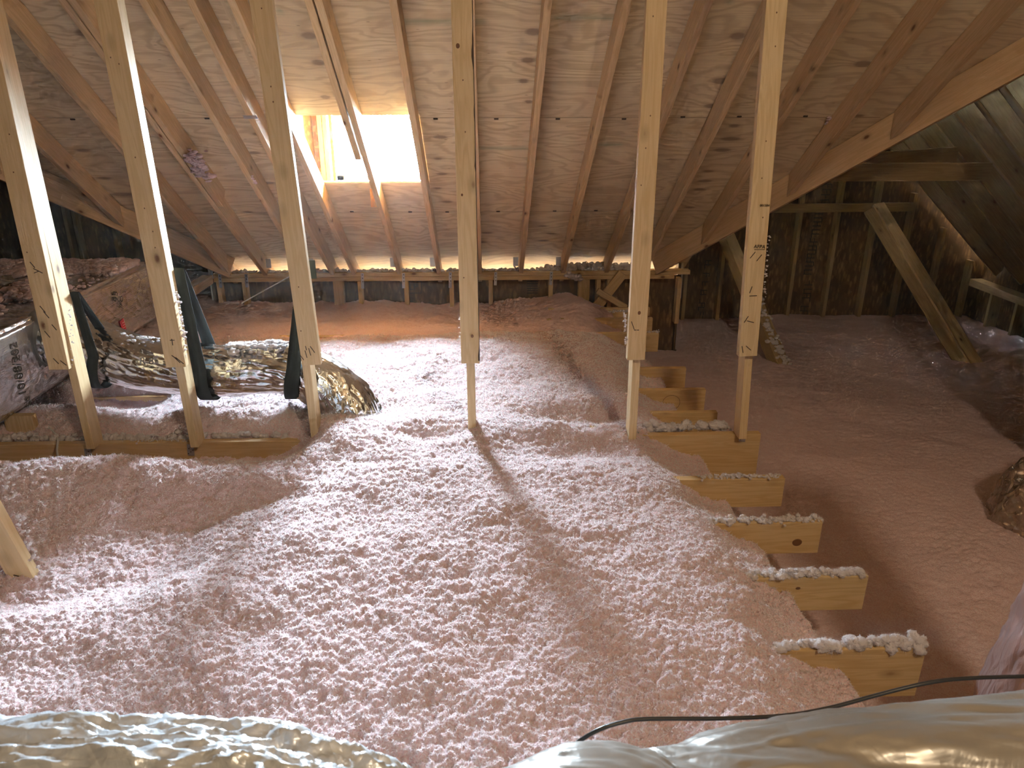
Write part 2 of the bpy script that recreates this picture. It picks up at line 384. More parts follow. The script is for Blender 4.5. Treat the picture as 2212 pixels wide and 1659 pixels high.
def Hbase(x, y):
    h = .035 + .05*fbm(x*1.1+3, y*1.1, 3, 3)
    h = h - .27*sst(4.3, 6.6, y)*(1-.25*sst(-.2, .8, x))
    h = h + .13*gauss(x, y, .95, 6.0, .35, .5)
    # in front of the cross beam
    fl = sst(-.75, -1.05, x)
    h = h - fl*.23*np.exp(-((y-3.19)/.15)**2) + fl*.03*np.exp(-((y-2.84)/.12)**2)
    kx = np.clip((-.72-x)/.85, 0, 1); h = h - .10*np.clip((-.72-x)/.45, 0, 1)*sst(2.80, 2.74-.40*kx, y)*sst(2.10-.25*kx, 2.42-.30*kx, y)
    h = h - .05*gauss(x, y, -.72, 3.5, .18, .1) + .035*gauss(x, y, -.72, 3.15, .22, .2) + .03*gauss(x, y, -.02, 3.22, .09, .2)
    h = h - .085*gauss(x, y, .5, 3.12, .5, .17) - .04*gauss(x, y, -.35, 3.2, .2, .08)
    # behind the cross beam, bare joist by the duct
    h = h - .16*sst(-1.68, -1.85, x)*np.exp(-((y-3.79)/.10)**2) - .06*gauss(x, y, -2.3, 3.42, .2, .12)
    h = h - .06*gauss(x, y, .55, 3.45, .45, .1)
    h = h + .05*gauss(x, y, 1.0, 3.42, .22, .1)
    # bank down to the lower floor on the right
    e = 1.03 + .05*fbm(y*2.3, x*0, 31, 3)
    low = -.42 - .34*sst(2.5, 7.5, y) - .06*sst(1.4, 4.5, x)*sst(6, 3, y) + .09*fbm(x*.9, y*.9, 17, 3)
    h = h - .13*sst(.70, 1.02, x)
    t = sst(0, .17, x-e)
    wing = sst(6.25, 6.6, y)*0
    return h*(1-t)+low*t
def Hfull(x, y, fine=True):
    h = Hbase(x, y)
    wx = x+.02*fbm(x*9, y*9, 41, 2); wy = y+.02*fbm(x*9+7, y*9, 43, 2)
    soft = 1-.55*sst(1.0, 1.3, x)
    m1 = .6+fbm(x*2, y*2, 5, 2); m2 = np.clip(.75+fbm(x*6, y*6, 6, 2), .2, 1.4)
    h = h + soft*(.020*(domes(wx*5, wy*5, 11)-.5)*m1 + .026*(domes(wx*13, wy*13, 12)-.5)*m2)
    h = h + soft*(.034*(domes(x*29+.4*fbm(x*40,y*40,3,2), y*29, 13)-.5)*m2 + .020*(domes(x*68, y*68, 14)-.5)+ .010*fbm(x*90, y*90, 15, 2))
    return h
def shards(P, L, W, rng, upb=.9, nor=None):
    n = len(P); d = rng.normal(size=(n, 3))
    if nor is None: d[:, 2] = np.abs(d[:, 2])*.8+upb
    else: d = d*.8+nor*upb*1.3
    d /= np.linalg.norm(d, axis=1)[:, None]
    s = np.cross(d, rng.normal(size=(n, 3))); s /= np.linalg.norm(s, axis=1)[:, None]+1e-9
    L = L[:, None]; W = W[:, None]
    V = np.stack([P-d*L*.25-s*W*.5, P-d*L*.25+s*W*.5, P+d*L+rng.normal(size=(n, 3))*L*.15], 1).reshape(-1, 3)
    return V

# ------------------------------------------------------------------ blown insulation
def build_insulation():
    rows = [0.85]
    while rows[-1] < 7.98: rows.append(rows[-1]+max(.0042, .0024*rows[-1]))
    ys = np.array(rows); ys[-1] = 7.98
    us = np.linspace(-1.12, 1.0, 980)
    Y, Uu = np.meshgrid(ys, us, indexing='ij'); X = Uu*(Y+.35)
    X = np.clip(X, -4.55, 5.46)
    Z = Hfull(X, Y)
    V = np.stack([X, Y, Z], -1).reshape(-1, 3); nr, nc = X.shape
    i = np.arange(nr-1)[:, None]*nc; j = np.arange(nc-1)[None, :]
    F = np.stack([i+j, i+j+1, i+nc+j+1, i+nc+j], -1).reshape(-1, 4)
    # nothing outside the walls
    xc = X[:-1, :-1].ravel(); yc = Y[:-1, :-1].ravel(); wd = (X[:-1, 1:]-X[:-1, :-1]).ravel()
    keep = (wd > 1e-5) & ~((yc > 6.66) & (xc > -2.45) & (xc < 1.80))
    F = F[keep]
    o = mesh_np('insulation', V, F, M_pink, None, True, (0, 4, -.5))
    tag(o, 'blown pink fibreglass insulation covering the attic floor from the front to the far wall', 'insulation', None, 'stuff')
    rng = np.random.default_rng(4)
    n = 900000
    y = .95+(4.9-.95)*rng.random(n)**1.25; x = (rng.random(n)*1.75-.92)*(y+.2)
    x = np.where(rng.random(n) < .8, x, rng.random(n)*2.2-1.2)
    z = Hfull(x, y)
    k = (x > -3.9) & (x < 1.28) ; x, y, z = x[k], y[k], z[k]; n = len(x)
    L = (.0035+.0065*rng.random(n))*(.75+.2*y); W = (.0013+.0012*rng.random(n))*(.6+.35*y)
    Vs = shards(np.stack([x, y, z], -1), L, W, rng, .15)
    o2 = mesh_np('insulation_fibre', Vs, np.arange(len(Vs)).reshape(-1, 3), M_fib, o, False, (0, 4, -.5))
    o2['kind'] = 'stuff'
    return o
build_insulation()

ICO = None
def fluff(name, P, R, label, cat='insulation', seed=0, sub=3, fib=30, flat=.7, parent=None):
    """a loose tuft: clumps of radius R at points P, roughened, with fibres sticking out"""
    global ICO
    if ICO is None:
        ICO = {}
        for s in (2, 3):
            bm = bmesh.new(); bmesh.ops.create_icosphere(bm, subdivisions=s, radius=1)
            ICO[s] = (np.array([v.co[:] for v in bm.verts]), np.array([[v.index for v in f.verts] for f in bm.faces])); bm.free()
    rng = np.random.default_rng(seed); IV, IF = ICO[sub]; Vs = []; Fs = []; off = 0; SP = []; SN = []; SL = []
    P = np.asarray(P, float); R = np.broadcast_to(R, (len(P),))
    for p, r in zip(P, R):
        q = rng.normal(size=(14, 3)); q /= np.linalg.norm(q, axis=1)[:, None]
        d = IV @ q.T; bumpy = .62+.42*np.sqrt(np.clip((d.max(1)-.62)/.38, 0, 1))+rng.normal(size=len(IV))*.10
        V = IV*bumpy[:, None]*r*np.array([1, 1, flat])*(.85+.3*rng.random(3)) + p
        Vs.append(V); Fs.append(IF+off); off += len(V)
        ii = rng.integers(0, len(IV), fib); SP.append(V[ii]); SN.append(IV[ii]); SL.append(r*(.25+.35*rng.random(fib)))
    V = np.vstack(Vs); F = np.vstack(Fs)
    if fib:
        sp = np.vstack(SP); sv = shards(sp, np.minimum(np.concatenate(SL)*1.3, .010), np.full(len(sp), .0013), rng, 1., np.vstack(SN))
        F = np.vstack([F, np.arange(len(sv)).reshape(-1, 3)+len(V)]); V = np.vstack([V, sv])
    o = mesh_np(name, V, F, M_pink if 'heap' in name or 'patch' in name else M_fib, parent, True)  # ridges and tufts take the paler fibre: backlit brightness put into colour
    if label: tag(o, label, cat, None, 'stuff')
    return o
def along(P0, P1, n, spread, rng, bias=None):
    P0 = np.array(P0, float); P1 = np.array(P1, float); t = np.sort(rng.random(n))
    if bias is not None: t = t**bias
    return P0+(P1-P0)*t[:, None]+rng.normal(size=(n, 3))*np.array(spread)

# ------------------------------------------------------------------ roof
VL = lambda y: -2.36-.69*(6.4-y)       # left valley line, plan
VR = lambda y: 1.61+.645*(6.4-y)       # right valley line, plan
KN = []
def knot(px, py, rx=.045, rs=.02): q = atR(px, py); KN.append((q.x, q.y/math.cos(TH), rx, rs))
for a in [(668, 77, .05, .03), (688, 135, .045, .026), (703, 210, .035, .022), (951, 296, .055, .022), (946, 343, .04, .016), (955, 376, .05, .018), (945, 407, .04, .016), (966, 436, .055, .018),
          (1152, 69, .05, .03), (1140, 130, .045, .024), (1131, 175, .035, .022), (1142, 220, .03, .018), (1593, 78, .05, .03), (1558, 175, .06, .03), (1537, 229, .055, .024), (1586, 272, .045, .02), (1578, 300, .08, .026), (1560, 324, .07, .024),
          (1530, 370, .05, .016), (1522, 391, .06, .02), (1512, 409, .06, .02), (1190, 505, .05, .016), (1175, 520, .055, .018), (1172, 488, .05, .015), (1052, 503, .06, .018), (1040, 523, .06, .018),
          (1864, 138, .06, .03), (180, 325, .07, .02), (225, 385, .06, .02), (265, 420, .09, .028), (180, 72, .05, .03), (560, 290, .05, .02), (550, 330, .05, .018), (580, 395, .05, .018), (1490, 448, .05, .016), (1855, 250, .05, .014), (535, 458, .05, .014), (1450, 345, .06, .012)]: knot(*a)
GREEN = []
for x0, x1, yy in ((868, 1050, 47), (1195, 1330, 37), (1035, 1140, 320), (1290, 1345, 312), (596, 612, 25), (1570, 1582, 3)):
    a = atR(x0, yy); b = atR(x1, yy); GREEN.append((a.x, b.x, a.y/math.cos(TH)))
def build_ceiling():
    xs = np.unique(np.round(np.concatenate([np.arange(-4.62, 3.62, .02), [-1.2, -.415]]), 4))
    ys = np.unique(np.round(np.concatenate([np.arange(0.0, 3.6, .05), np.arange(3.6, 7.02, .018), [4.9, 5.55]]), 4))
    X, Y = np.meshgrid(xs, ys); Z = zroof(Y); s = Y/math.cos(TH)
    g = s.copy(); K = np.full(X.shape, 9.)
    for cx, cs, rx, rs in KN:
        dx = (X-cx)/rx; ds = (s-cs)/rs; d = np.sqrt(dx*dx+ds*ds)
        g += np.sign(s-cs)*rs*.9*np.exp(-(d/2.6)**2)*1.0
        K = np.minimum(K, d)
    x2 = X.copy()
    G = np.zeros(X.shape)
    for a, b, cs in GREEN: G = np.maximum(G, np.exp(-((s-cs)/.018)**2)*sst(a-.02, a+.02, X)*sst(b+.02, b-.02, X)*.8)
    # each 4 ft sheet has its own veneer: shift the grain
    row = np.floor((s-4.92/math.cos(TH))/1.2192+50); colm = np.floor((X+.06)/2.44+np.mod(row, 2)*.5)
    g = g+row*3.7+colm*1.9
    V = np.stack([X, Y, Z], -1).reshape(-1, 3); nr, nc = X.shape
    i = np.arange(nr-1)[:, None]*nc; j = np.arange(nc-1)[None, :]
    F = np.stack([i+j, i+nc+j, i+nc+j+1, i+j+1], -1)
    xc = (X[:-1, :-1]+X[1:, 1:])/2; yc = (Y[:-1, :-1]+Y[1:, 1:])/2
    keep = (xc > np.where(yc > 6.36, -2.5, np.maximum(VL(yc)-.02, -4.6))) & (xc < np.where(yc > 6.36, 1.86, np.minimum(VR(yc)+.02, 3.6))) & ~((xc > -1.2) & (xc < -.415) & (yc > 4.9) & (yc < 5.55))
    o = mesh_np('ceiling', V, F[keep], M_ply, None, False, (0, 6.9, 0))
    me = o.data
    a = me.attributes.new('grain', 'FLOAT_VECTOR', 'POINT')
    a.data.foreach_set('vector', np.stack([x2, g, K], -1).astype(np.float32).ravel())
    # dark gaps where the sheets meet are real grooves in tone (marks.y)
    seam = np.zeros(X.shape)
    a = me.attributes.new('marks', 'FLOAT_VECTOR', 'POINT')
    a.data.foreach_set('vector', np.stack([G, seam, seam], -1).astype(np.float32).ravel())
    md = o.modifiers.new('thick', 'SOLIDIFY'); md.thickness = .012; md.offset = -1
    o['kind'] = 'structure'
    return o
ceil_o = build_ceiling()
nrm = Vector((0, math.sin(TH), math.cos(TH)))        # out of the roof
# sheet joints: thin dark lines and metal clips
for k, yy in enumerate((3.91, 4.92, 5.915)):
    x0, x1 = max(VL(yy), -4.5)+.05, min(VR(yy), 3.4)-.05
    segs = [(x0, x1)]
    if k == 1: segs = [(x0, -1.2), (-.41, x1)]
    for a, b in segs:
        board('sheet_joint', (a, yy, zroof(yy)-.0005), (b, yy, zroof(yy)-.0005), (0, 1, -TM), .0025, .001, M_knot0, ceil_o, bev=0)
for px, py in ((941, 257), (1072, 257), (1205, 257), (1348, 257), (1475, 253), (1597, 252), (1740, 251), (760, 457), (886, 458), (966, 458), (1076, 457), (1198, 456), (1287, 455), (157, 258), (447, 256)):
    q = atR(px, py, .004)
    board('panel_clip', q+Vector((-.014, 0, 0)), q+Vector((.014, 0, 0)), (0, 1, -TM), .010, .006, M_hole, ceil_o, bev=.001)

# stub of a rafter foot plate
def hanger(parent, P, side):
    P = Vector(P)
    a = board('metal_clip', P+Vector((side*.05, -.005, -.03)), P+Vector((side*.05, -.005, .05)), (1, 0, .15), .045, .003, M_steel, parent, bev=.001)
RD = .14
def rafter(x, y_lo, y_hi, label, m=M_raft, t=.038, cuts=(), clip=None, drop=0., d=RD):
    P0 = Vector((x, y_hi, zroof(y_hi))) - nrm*(d/2+.004+drop); P1 = Vector((x, y_lo, zroof(y_lo))) - nrm*(d/2+.004+drop)
    o = board('rafter', P0, P1, nrm, d, t, m, None, cuts)
    tag(o, label, 'rafter', 'rafters of the main roof slope')
    if clip: hanger(o, (x, 6.52, .19), clip)
    return o
pv = [((VL(6.4), 6.4, 0), (-1, -.69*-1, 0))]
def vcutL(): return [((VL(6.4)+.035, 6.4, 0), (-1, -.69, 0))] if False else [((VL(6.4)+.03, 6.4, 0), Vector((-1, .69, 0)))]
def vcutR(): return [((VR(6.4)-.03, 6.4, 0), Vector((1, .645, 0)))]
CL = vcutL(); CR = vcutR()
rafter(-2.77, 6.4, 1.2, 'short rafter dying into the left valley board, behind the leftmost tall post', cuts=CL)
rafter(-2.28, 6.9, 1.0, 'leftmost full-length rafter, running down to the corner by the foil duct')
rafter(-3.2, 6.0, 1.2, 'short rafter at the top left corner, above the left valley board', cuts=CL)
rafter(-3.65, 5.4, 1.2, 'short rafter near the left valley board, mostly beyond the top left corner', cuts=CL)
rafter(-1.96, 6.95, 1.0, 'rafter crossed by the second tall post, with a shorter board nailed alongside it', clip=1)
r2 = rafter(-1.915, 5.62, 1.0, 'shorter board nailed beside the rafter with the large pink fluff patch, end cut square')
r2['group'] = 'boards sistered to rafters'
rafter(-1.59, 6.95, 1.0, 'rafter coming down behind the third tall post, one bay from the dormer rafters', clip=1)
re_ = rafter(-1.37, 6.95, 1.0, 'rafter with a small metal plate, just left of the dormer opening')
board('metal_clip', Vector((-1.41, 4.66, zroof(4.66)-.178)), Vector((-1.33, 4.66, zroof(4.66)-.178)), (0, 1, -TM), .03, .002, M_steel, re_, bev=0)
rafter(-1.18, 6.95, 1.0, 'rafter forming the left side of the dormer opening, brightly lit on its inner face')
rafter(-.775, 6.95, 1.0, 'rafter running straight across the dormer window opening', clip=-1)
r3 = rafter(-.822, 5.12, 1.0, 'shorter rafter doubling the one across the window, ending in mid opening')
r3['group'] = 'boards sistered to rafters'
rafter(-.425, 6.95, 1.0, 'rafter forming the right side of the dormer opening', clip=-1)
rafter(-.06, 6.95, 1.0, 'rafter hidden mostly behind the middle tall post')
rafter(.31, 6.95, 1.0, 'first rafter right of the middle tall post', clip=-1)
rafter(.69, 6.95, 1.0, 'second rafter right of the middle tall post, with a nick at mid-length', clip=-1)
rafter(1.08, 6.95, 1.0, 'wide-faced rafter passing behind the fifth tall post')
rafter(1.42, 6.72, 1.0, 'rafter reaching the foot of the right valley board', cuts=CR)
rafter(1.80, 6.4, 1.0, 'rafter behind the rightmost tall post, cut against the right valley board', cuts=CR)
rafter(2.21, 6.4, 1.0, 'reddish rafter with pink fluff beside it, cut against the right valley board', cuts=CR)
rafter(2.59, 5.9, 1.0, 'last rafter on the right, cut high up on the right valley board', cuts=CR)
bl = box('wood_block', (-.845, 5.60, .80), (-.80, 5.63, .93), M_osb); tag(bl, 'small orange wood block under the dormer sill beside the rafter', 'block')

def valley(name, f, y0, y1, label, side):
    a = Vector((f(y0), y0, zroof(y0)-.105)); b = Vector((f(y1), y1, zroof(y1)-.105))
    o = board('valley_rafter', b, a, (0, 0, 1), .18, .04, M_raft); tag(o, label, 'rafter')
    return o
valley('l', VL, 6.55, 2.9, 'heavy left valley board sloping down to the corner by the foil duct', -1)
valley('r', VR, 6.55, 3.5, 'heavy right valley board sloping across to the dark side attic', 1)

# ------------------------------------------------------------------ enclosing shell
TL = TM/.69; TR = TM/.645
zL = lambda x: zroof(6.4)+TL*(-2.36-x)
zRl = lambda x: zroof(6.4)+TR*(x-1.61)
def zRr(x): return .72+.205-.94*(x-4.47)
xr = 3.17
poly_slab('ceiling_side_left', [(-2.36, 6.4, zL(-2.36)), (-2.36, 8.1, zL(-2.36)), (-4.6, 8.1, zL(-4.6)), (-4.6, 6.4-2.24/.69, zL(-4.6))], (TL, 0, 1), .02, M_ply)
poly_slab('ceiling_far_left', [(-4.55, -7, zL(-4.6)), (-4.55, 8.1, zL(-4.6)), (-7, 8.1, zL(-4.6)-2.4), (-7, -7, zL(-4.6)-2.4)], (-1, 0, 1), .02, M_ply)
poly_slab('ceiling_side_right', [(1.61, 6.4, zRl(1.61)), (1.61, 8.1, zRl(1.61)), (xr, 8.1, zRl(xr)), (xr, 6.4-(xr-1.61)/.645, zRl(xr))], (-TR, 0, 1), .02, M_ply)
poly_slab('ceiling_far_right', [(xr-.05, -7, zRr(xr-.05)), (xr-.05, 8.1, zRr(xr-.05)), (5.75, 8.1, zRr(5.75)), (5.75, -7, zRr(5.75))], (.94, 0, 1), .02, M_ply)
poly_slab('infill_light_block_right', [(3.24, -7.1, -1), (3.24, 3.72, -1), (3.24, 4.3, 1.0), (3.24, 4.3, 1.8), (3.24, 0, 5.1), (3.24, -7.1, 3.3)], (1, 0, 0), .03, M_osbw)  # unseen; lower part added to keep bulb light off the right wing
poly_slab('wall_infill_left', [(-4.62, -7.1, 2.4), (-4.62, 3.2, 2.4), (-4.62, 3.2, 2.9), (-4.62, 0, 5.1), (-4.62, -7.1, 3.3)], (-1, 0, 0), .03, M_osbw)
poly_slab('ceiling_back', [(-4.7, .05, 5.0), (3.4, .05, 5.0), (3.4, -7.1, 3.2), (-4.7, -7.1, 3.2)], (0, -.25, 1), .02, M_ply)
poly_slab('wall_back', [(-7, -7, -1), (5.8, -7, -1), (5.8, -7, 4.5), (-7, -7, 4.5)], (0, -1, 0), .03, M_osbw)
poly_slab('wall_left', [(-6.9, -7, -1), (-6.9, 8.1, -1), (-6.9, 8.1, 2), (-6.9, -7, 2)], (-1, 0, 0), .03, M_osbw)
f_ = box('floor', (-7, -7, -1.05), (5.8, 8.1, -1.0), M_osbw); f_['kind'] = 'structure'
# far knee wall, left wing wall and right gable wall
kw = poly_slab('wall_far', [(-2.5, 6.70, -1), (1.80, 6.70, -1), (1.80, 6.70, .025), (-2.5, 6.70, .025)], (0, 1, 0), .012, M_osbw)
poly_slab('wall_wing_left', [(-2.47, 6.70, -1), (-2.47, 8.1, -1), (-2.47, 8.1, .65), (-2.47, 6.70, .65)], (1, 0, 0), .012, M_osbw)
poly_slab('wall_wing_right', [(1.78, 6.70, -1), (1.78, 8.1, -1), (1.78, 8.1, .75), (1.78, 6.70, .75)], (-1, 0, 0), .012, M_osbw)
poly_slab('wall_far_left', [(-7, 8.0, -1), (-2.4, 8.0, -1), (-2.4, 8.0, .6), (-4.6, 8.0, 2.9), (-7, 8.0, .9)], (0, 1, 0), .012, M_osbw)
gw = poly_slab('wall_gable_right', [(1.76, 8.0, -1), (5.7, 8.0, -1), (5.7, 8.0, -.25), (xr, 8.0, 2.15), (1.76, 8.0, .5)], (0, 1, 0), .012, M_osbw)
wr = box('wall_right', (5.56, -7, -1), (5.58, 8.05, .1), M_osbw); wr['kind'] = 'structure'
# eave: soffit framing is open to daylight between fascia and wall
fa = box('trim_1', (-2.6, 7.06, -.22), (1.9, 7.09, .0), M_white); fa['kind'] = 'structure'
poly_slab('trim_2', [(-2.5, 6.72, -.2), (-2.5, 7.06, -.2), (-2.5, 7.06, -.1), (-2.5, 6.72, .3)], (-1, 0, 0), .02, M_white)
poly_slab('trim_3', [(1.80, 6.72, -.2), (1.80, 7.06, -.2), (1.80, 7.06, -.1), (1.80, 6.72, .3)], (1, 0, 0), .02, M_white)
so = box('trim_4', (-2.5, 6.72, -.24), (1.8, 6.84, -.225), M_white); so['kind'] = 'structure'
so = box('trim_5', (-2.5, 6.90, -.24), (1.8, 7.07, -.225), M_white); so['kind'] = 'structure'

# ------------------------------------------------------------------ dormer and window
DX0, DX1, DY = -1.36, -.24, 6.2
for nm, x, n in (('wall_dormer_left', DX0, (-1, 0, 0)), ('wall_dormer_right', DX1, (1, 0, 0))):
    poly_slab(nm, [(x, 4.0, zroof(4.0)+.02), (x, 6.3, zroof(6.3)+.02), (x, 6.3, 2.12), (x, 4.0, 2.12)], n, .012, M_osb)
poly_slab('ceiling_dormer', [(DX0-.02, 3.9, 2.05), (DX1+.02, 3.9, 2.05), (DX1+.02, 6.32, 2.05), (DX0-.02, 6.32, 2.05)], (0, 0, 1), .012, M_osb)
wx0, wx1, wz0, wz1 = -1.185, -.40, .935, 1.86
for nm, a, b in (('wall_dormer_sill', (DX0, DY+.04, .54), (DX1, DY+.06, wz0-.02)), ('wall_dormer_header', (DX0, DY+.04, wz1+.02), (DX1, DY+.06, 2.12)),
                 ('wall_dormer_jamb_left', (DX0, DY+.04, wz0-.02), (wx0-.02, DY+.06, wz1+.02)), ('wall_dormer_jamb_right', (wx1+.02, DY+.04, wz0-.02), (DX1, DY+.06, wz1+.02))):
    o = box(nm, a, b, M_osb); o['kind'] = 'structure'
for x, lb_ in ((-1.285, 'dormer stud against the orange strand board, one short of the window'), (-1.245, 'dormer stud touching the left edge of the window frame'),
               (-.33, 'dormer stud touching the right edge of the window frame'), (-.29, 'dormer stud in the right corner of the dormer, past the window')):
    o = board('dormer_stud', (x, DY-.01, .55), (x, DY-.01, 2.04), (1, 0, 0), .036, .089, M_post); tag(o, lb_, 'stud')
o = board('dormer_stud', (DX0+.022, 5.55, zroof(5.55)+.03), (DX0+.022, 5.55, 2.04), (0, 1, 0), .089, .038, M_post); tag(o, 'dormer cheek stud in front of the orange strand board', 'stud')
def hexd(m, k):
    return m
W = empty('window_1', (-.79, DY, wz0), None, None); W['kind'] = 'structure'
for nm, a, b in (('window_frame', (wx0, DY-.03, wz0), (wx0+.055, DY+.05, wz1)), ('window_frame', (wx1-.055, DY-.03, wz0), (wx1, DY+.05, wz1)),
                 ('window_frame', (wx0, DY-.03, wz0), (wx1, DY+.05, wz0+.04)), ('window_frame', (wx0, DY-.03, wz1-.04), (wx1, DY+.05, wz1)),
                 ('window_muntin', (-.812, DY-.010, wz0+.042), (-.797, DY+.008, wz1-.042)), ('window_sash', (wx0+.057, DY-.012, wz0+.042), (wx0+.085, DY+.01, wz1-.042)),
                 ('window_sash', (wx0+.086, DY-.012, 1.385), (wx1-.057, DY+.01, 1.42))):
    box(nm, a, b, M_white, W, .003)
box('window_pane', (wx0+.05, DY+.012, wz0+.03), (wx1-.05, DY+.016, wz1-.03), M_glass, W)

# ------------------------------------------------------------------ knee wall framing
pl = board('wall_plate', (-2.42, 6.595, .083), (1.84, 6.595, .083), (0, 0, 1), .037, .089, M_joist); tag(pl, 'upper board of the double plate along the top of the far knee wall', 'plate')
pl2 = board('wall_plate', (-2.42, 6.595, .044), (1.70, 6.595, .044), (0, 0, 1), .037, .089, M_joist); tag(pl2, 'lower board of the double plate on the far knee wall studs', 'plate')
pl3 = board('wall_plate', (-2.46, 6.53, .06), (-2.46, 5.6, .06), (0, 0, 1), .075, .089, M_raft); tag(pl3, 'short plate running forward from the left corner of the knee wall', 'plate')
def kstud(px, wx=.038, dy=0, lab=''):
    x = atY(px, 615, 6.56+dy).x
    o = board('knee_wall_stud', (x, 6.6+dy, -.40), (x, 6.6+dy, .024), (1, 0, 0), wx, .085, M_joist)
    tag(o, lab, 'stud', 'studs of the far knee wall'); return o
for px, wx, lab in ((472, .038, 'knee wall stud at the left corner of the far wall'), (527, .038, 'knee wall stud beside the leaning white rod'), (730, .089, 'wide flat knee wall stud set back right of the third tall post'),
                    (777, .038, 'knee wall stud below the rafter that crosses the window'), (877, .038, 'knee wall stud left of the green printed panel stamp'), (975, .038, 'knee wall stud just left of the middle tall post'),
                    (1060, .038, 'knee wall stud just right of the middle tall post'), (1190, .038, 'slim knee wall stud midway between the middle and fifth tall posts'), (1262, .10, 'wide grey knee wall stud where the far joists begin'),
                    (1293, .038, 'knee wall stud right of the wide grey one'), (1318, .038, 'knee wall stud behind the crossed braces'), (1468, .038, 'knee wall stud at the open right end of the plate')):
    kstud(px, wx, 0 if wx < .05 else .02, lab)
for px, dz in ((475, 0), (532, 0), (783, .02), (872, .02), (973, .02), (1071, 0), (1191, 0)):
    q = atY(px, 596, 6.546)
    e = board('strap_tie', (q.x, 6.544, .10), (q.x-.006, 6.543, -.02-dz), (1, 0, 0), .026, .003, M_steel, None, bev=.001)
    tag(e, {475: 'metal tie on the plate over the left corner stud', 532: 'metal tie on the plate above the leaning white rod', 783: 'twisted metal tie on the plate below the window', 872: 'bright metal tie left of the printed panel stamp', 973: 'bright metal tie by the middle tall post', 1071: 'small metal tie right of the middle tall post', 1191: 'metal tie over the slim stud on the right half of the plate'}[px], 'metal tie', 'metal ties along the far plate')
    for k in (0, 1, 2): box('nail_hole', (q.x-.004, 6.540, .02+.03*k), (q.x+.004, 6.5415, .028+.03*k), M_hole, e)
text('printed_mark', 'LP', atY(893, 620, 6.698), (1, 0, 0), (0, 0, 1), .085, M_ink, kw)
for a, b in (((878, 608), (910, 608)), ((878, 633), (910, 633)), ((878, 608), (878, 633)), ((910, 608), (910, 633))):
    board('printed_mark', atY(*a, 6.698), atY(*b, 6.698), (0, 1, 0), .002, .006, M_ink, kw, bev=0)
def pbar(px0, py0, px1, py1, Y, th, parent, m=M_inkd):
    board('printed_mark', atY(px0, py0, Y), atY(px1, py1, Y), (0, 1, 0), .002, th, m, parent, bev=0)
for k in range(6): pbar(1150-12, 608+k*5, 1150+12, 608+k*5, 6.697, .009, kw)
# crossed braces at the right end of the knee wall
o = board('diagonal_brace', atY(1285, 668, 6.50), atY(1345, 590, 6.50), (1, 0, 0), .089, .036, M_joist, None, ); tag(o, 'diagonal board rising behind the fifth tall post under the plate', 'brace')
o = board('diagonal_brace', atY(1290, 628, 6.44), atY(1352, 664, 6.44), (0, 0, 1), .05, .036, M_joist, None, ); tag(o, 'short brace falling to the right across the diagonal board', 'brace')
for px0, px1, py, Y, hh, lab in ((1312, 1402, 682, 5.98, .14, 'farthest joist stub, with a dark round knot, below the crossed braces'), (1318, 1408, 703, 5.55, .12, 'second farthest joist stub behind the fifth tall post')):
    a = atY(px0, py, Y); b = atY(px1, py, Y)
    o = board('joist', (a.x-.5, Y, a.z), (b.x, Y, a.z), (0, 0, 1), hh, .038, M_joist); tag(o, lab, 'joist', 'floor joists poking out of the insulation')

# ------------------------------------------------------------------ floor joists
jl = {1.77: 'nearest floor joist, topped by a thick ridge of white fluff', 2.13: 'second joist from the front, wavy grain, fluff along its top', 2.48: 'third joist from the front, with a big round knot near its end',
      2.84: 'fourth joist from the front, just before the heavy cross beam', 3.57: 'joist immediately behind the heavy cross beam', 3.90: 'joist with a pencilled circle behind the fifth and sixth tall posts',
      4.26: 'joist with a dark lower edge, third behind the cross beam', 5.0: 'pale square-ended joist stub right of the fifth tall post'}
for y, lab in jl.items():
    x1 = {1.77: 1.31, 2.13: 1.31, 2.48: 1.30, 2.84: 1.29, 3.57: 1.21, 3.90: 1.24, 4.26: 1.22, 5.0: 1.215}[y]
    hh = .185 if y < 2 else .14
    o = board('joist', (-2.9 if y > 3.3 else -.35, y, -hh/2), (x1, y, -hh/2), (0, 0, 1), hh, .038, M_joist)
    tag(o, lab, 'joist', 'floor joists poking out of the insulation')
beam = board('cross_beam', (-7.1, 3.30, -.118), (1.345, 3.30, -.118), (0, 0, 1), .235, .040, M_joist); tag(beam, 'deep wooden cross beam that all six tall posts stand on', 'beam')
o = board('beam_offcut', (.16, 3.335, .012), (.66, 3.335, .012), (0, 1, 0), .06, .02, M_joist); tag(o, 'flat wooden strip lying along the beam left of the fifth post', 'board')
# circle pencilled on the joist
cx = atY(1450, 870, 3.879)
pc = [(cx.x+.05*math.cos(a), 3.879, cx.z+.045*math.sin(a)) for a in np.linspace(0, 2*math.pi, 14)]
tube('pencil_circle', pc, .0009, M_hole, [o for o in COL.objects if o.get('label') == jl[3.90]][0], 5, 40)
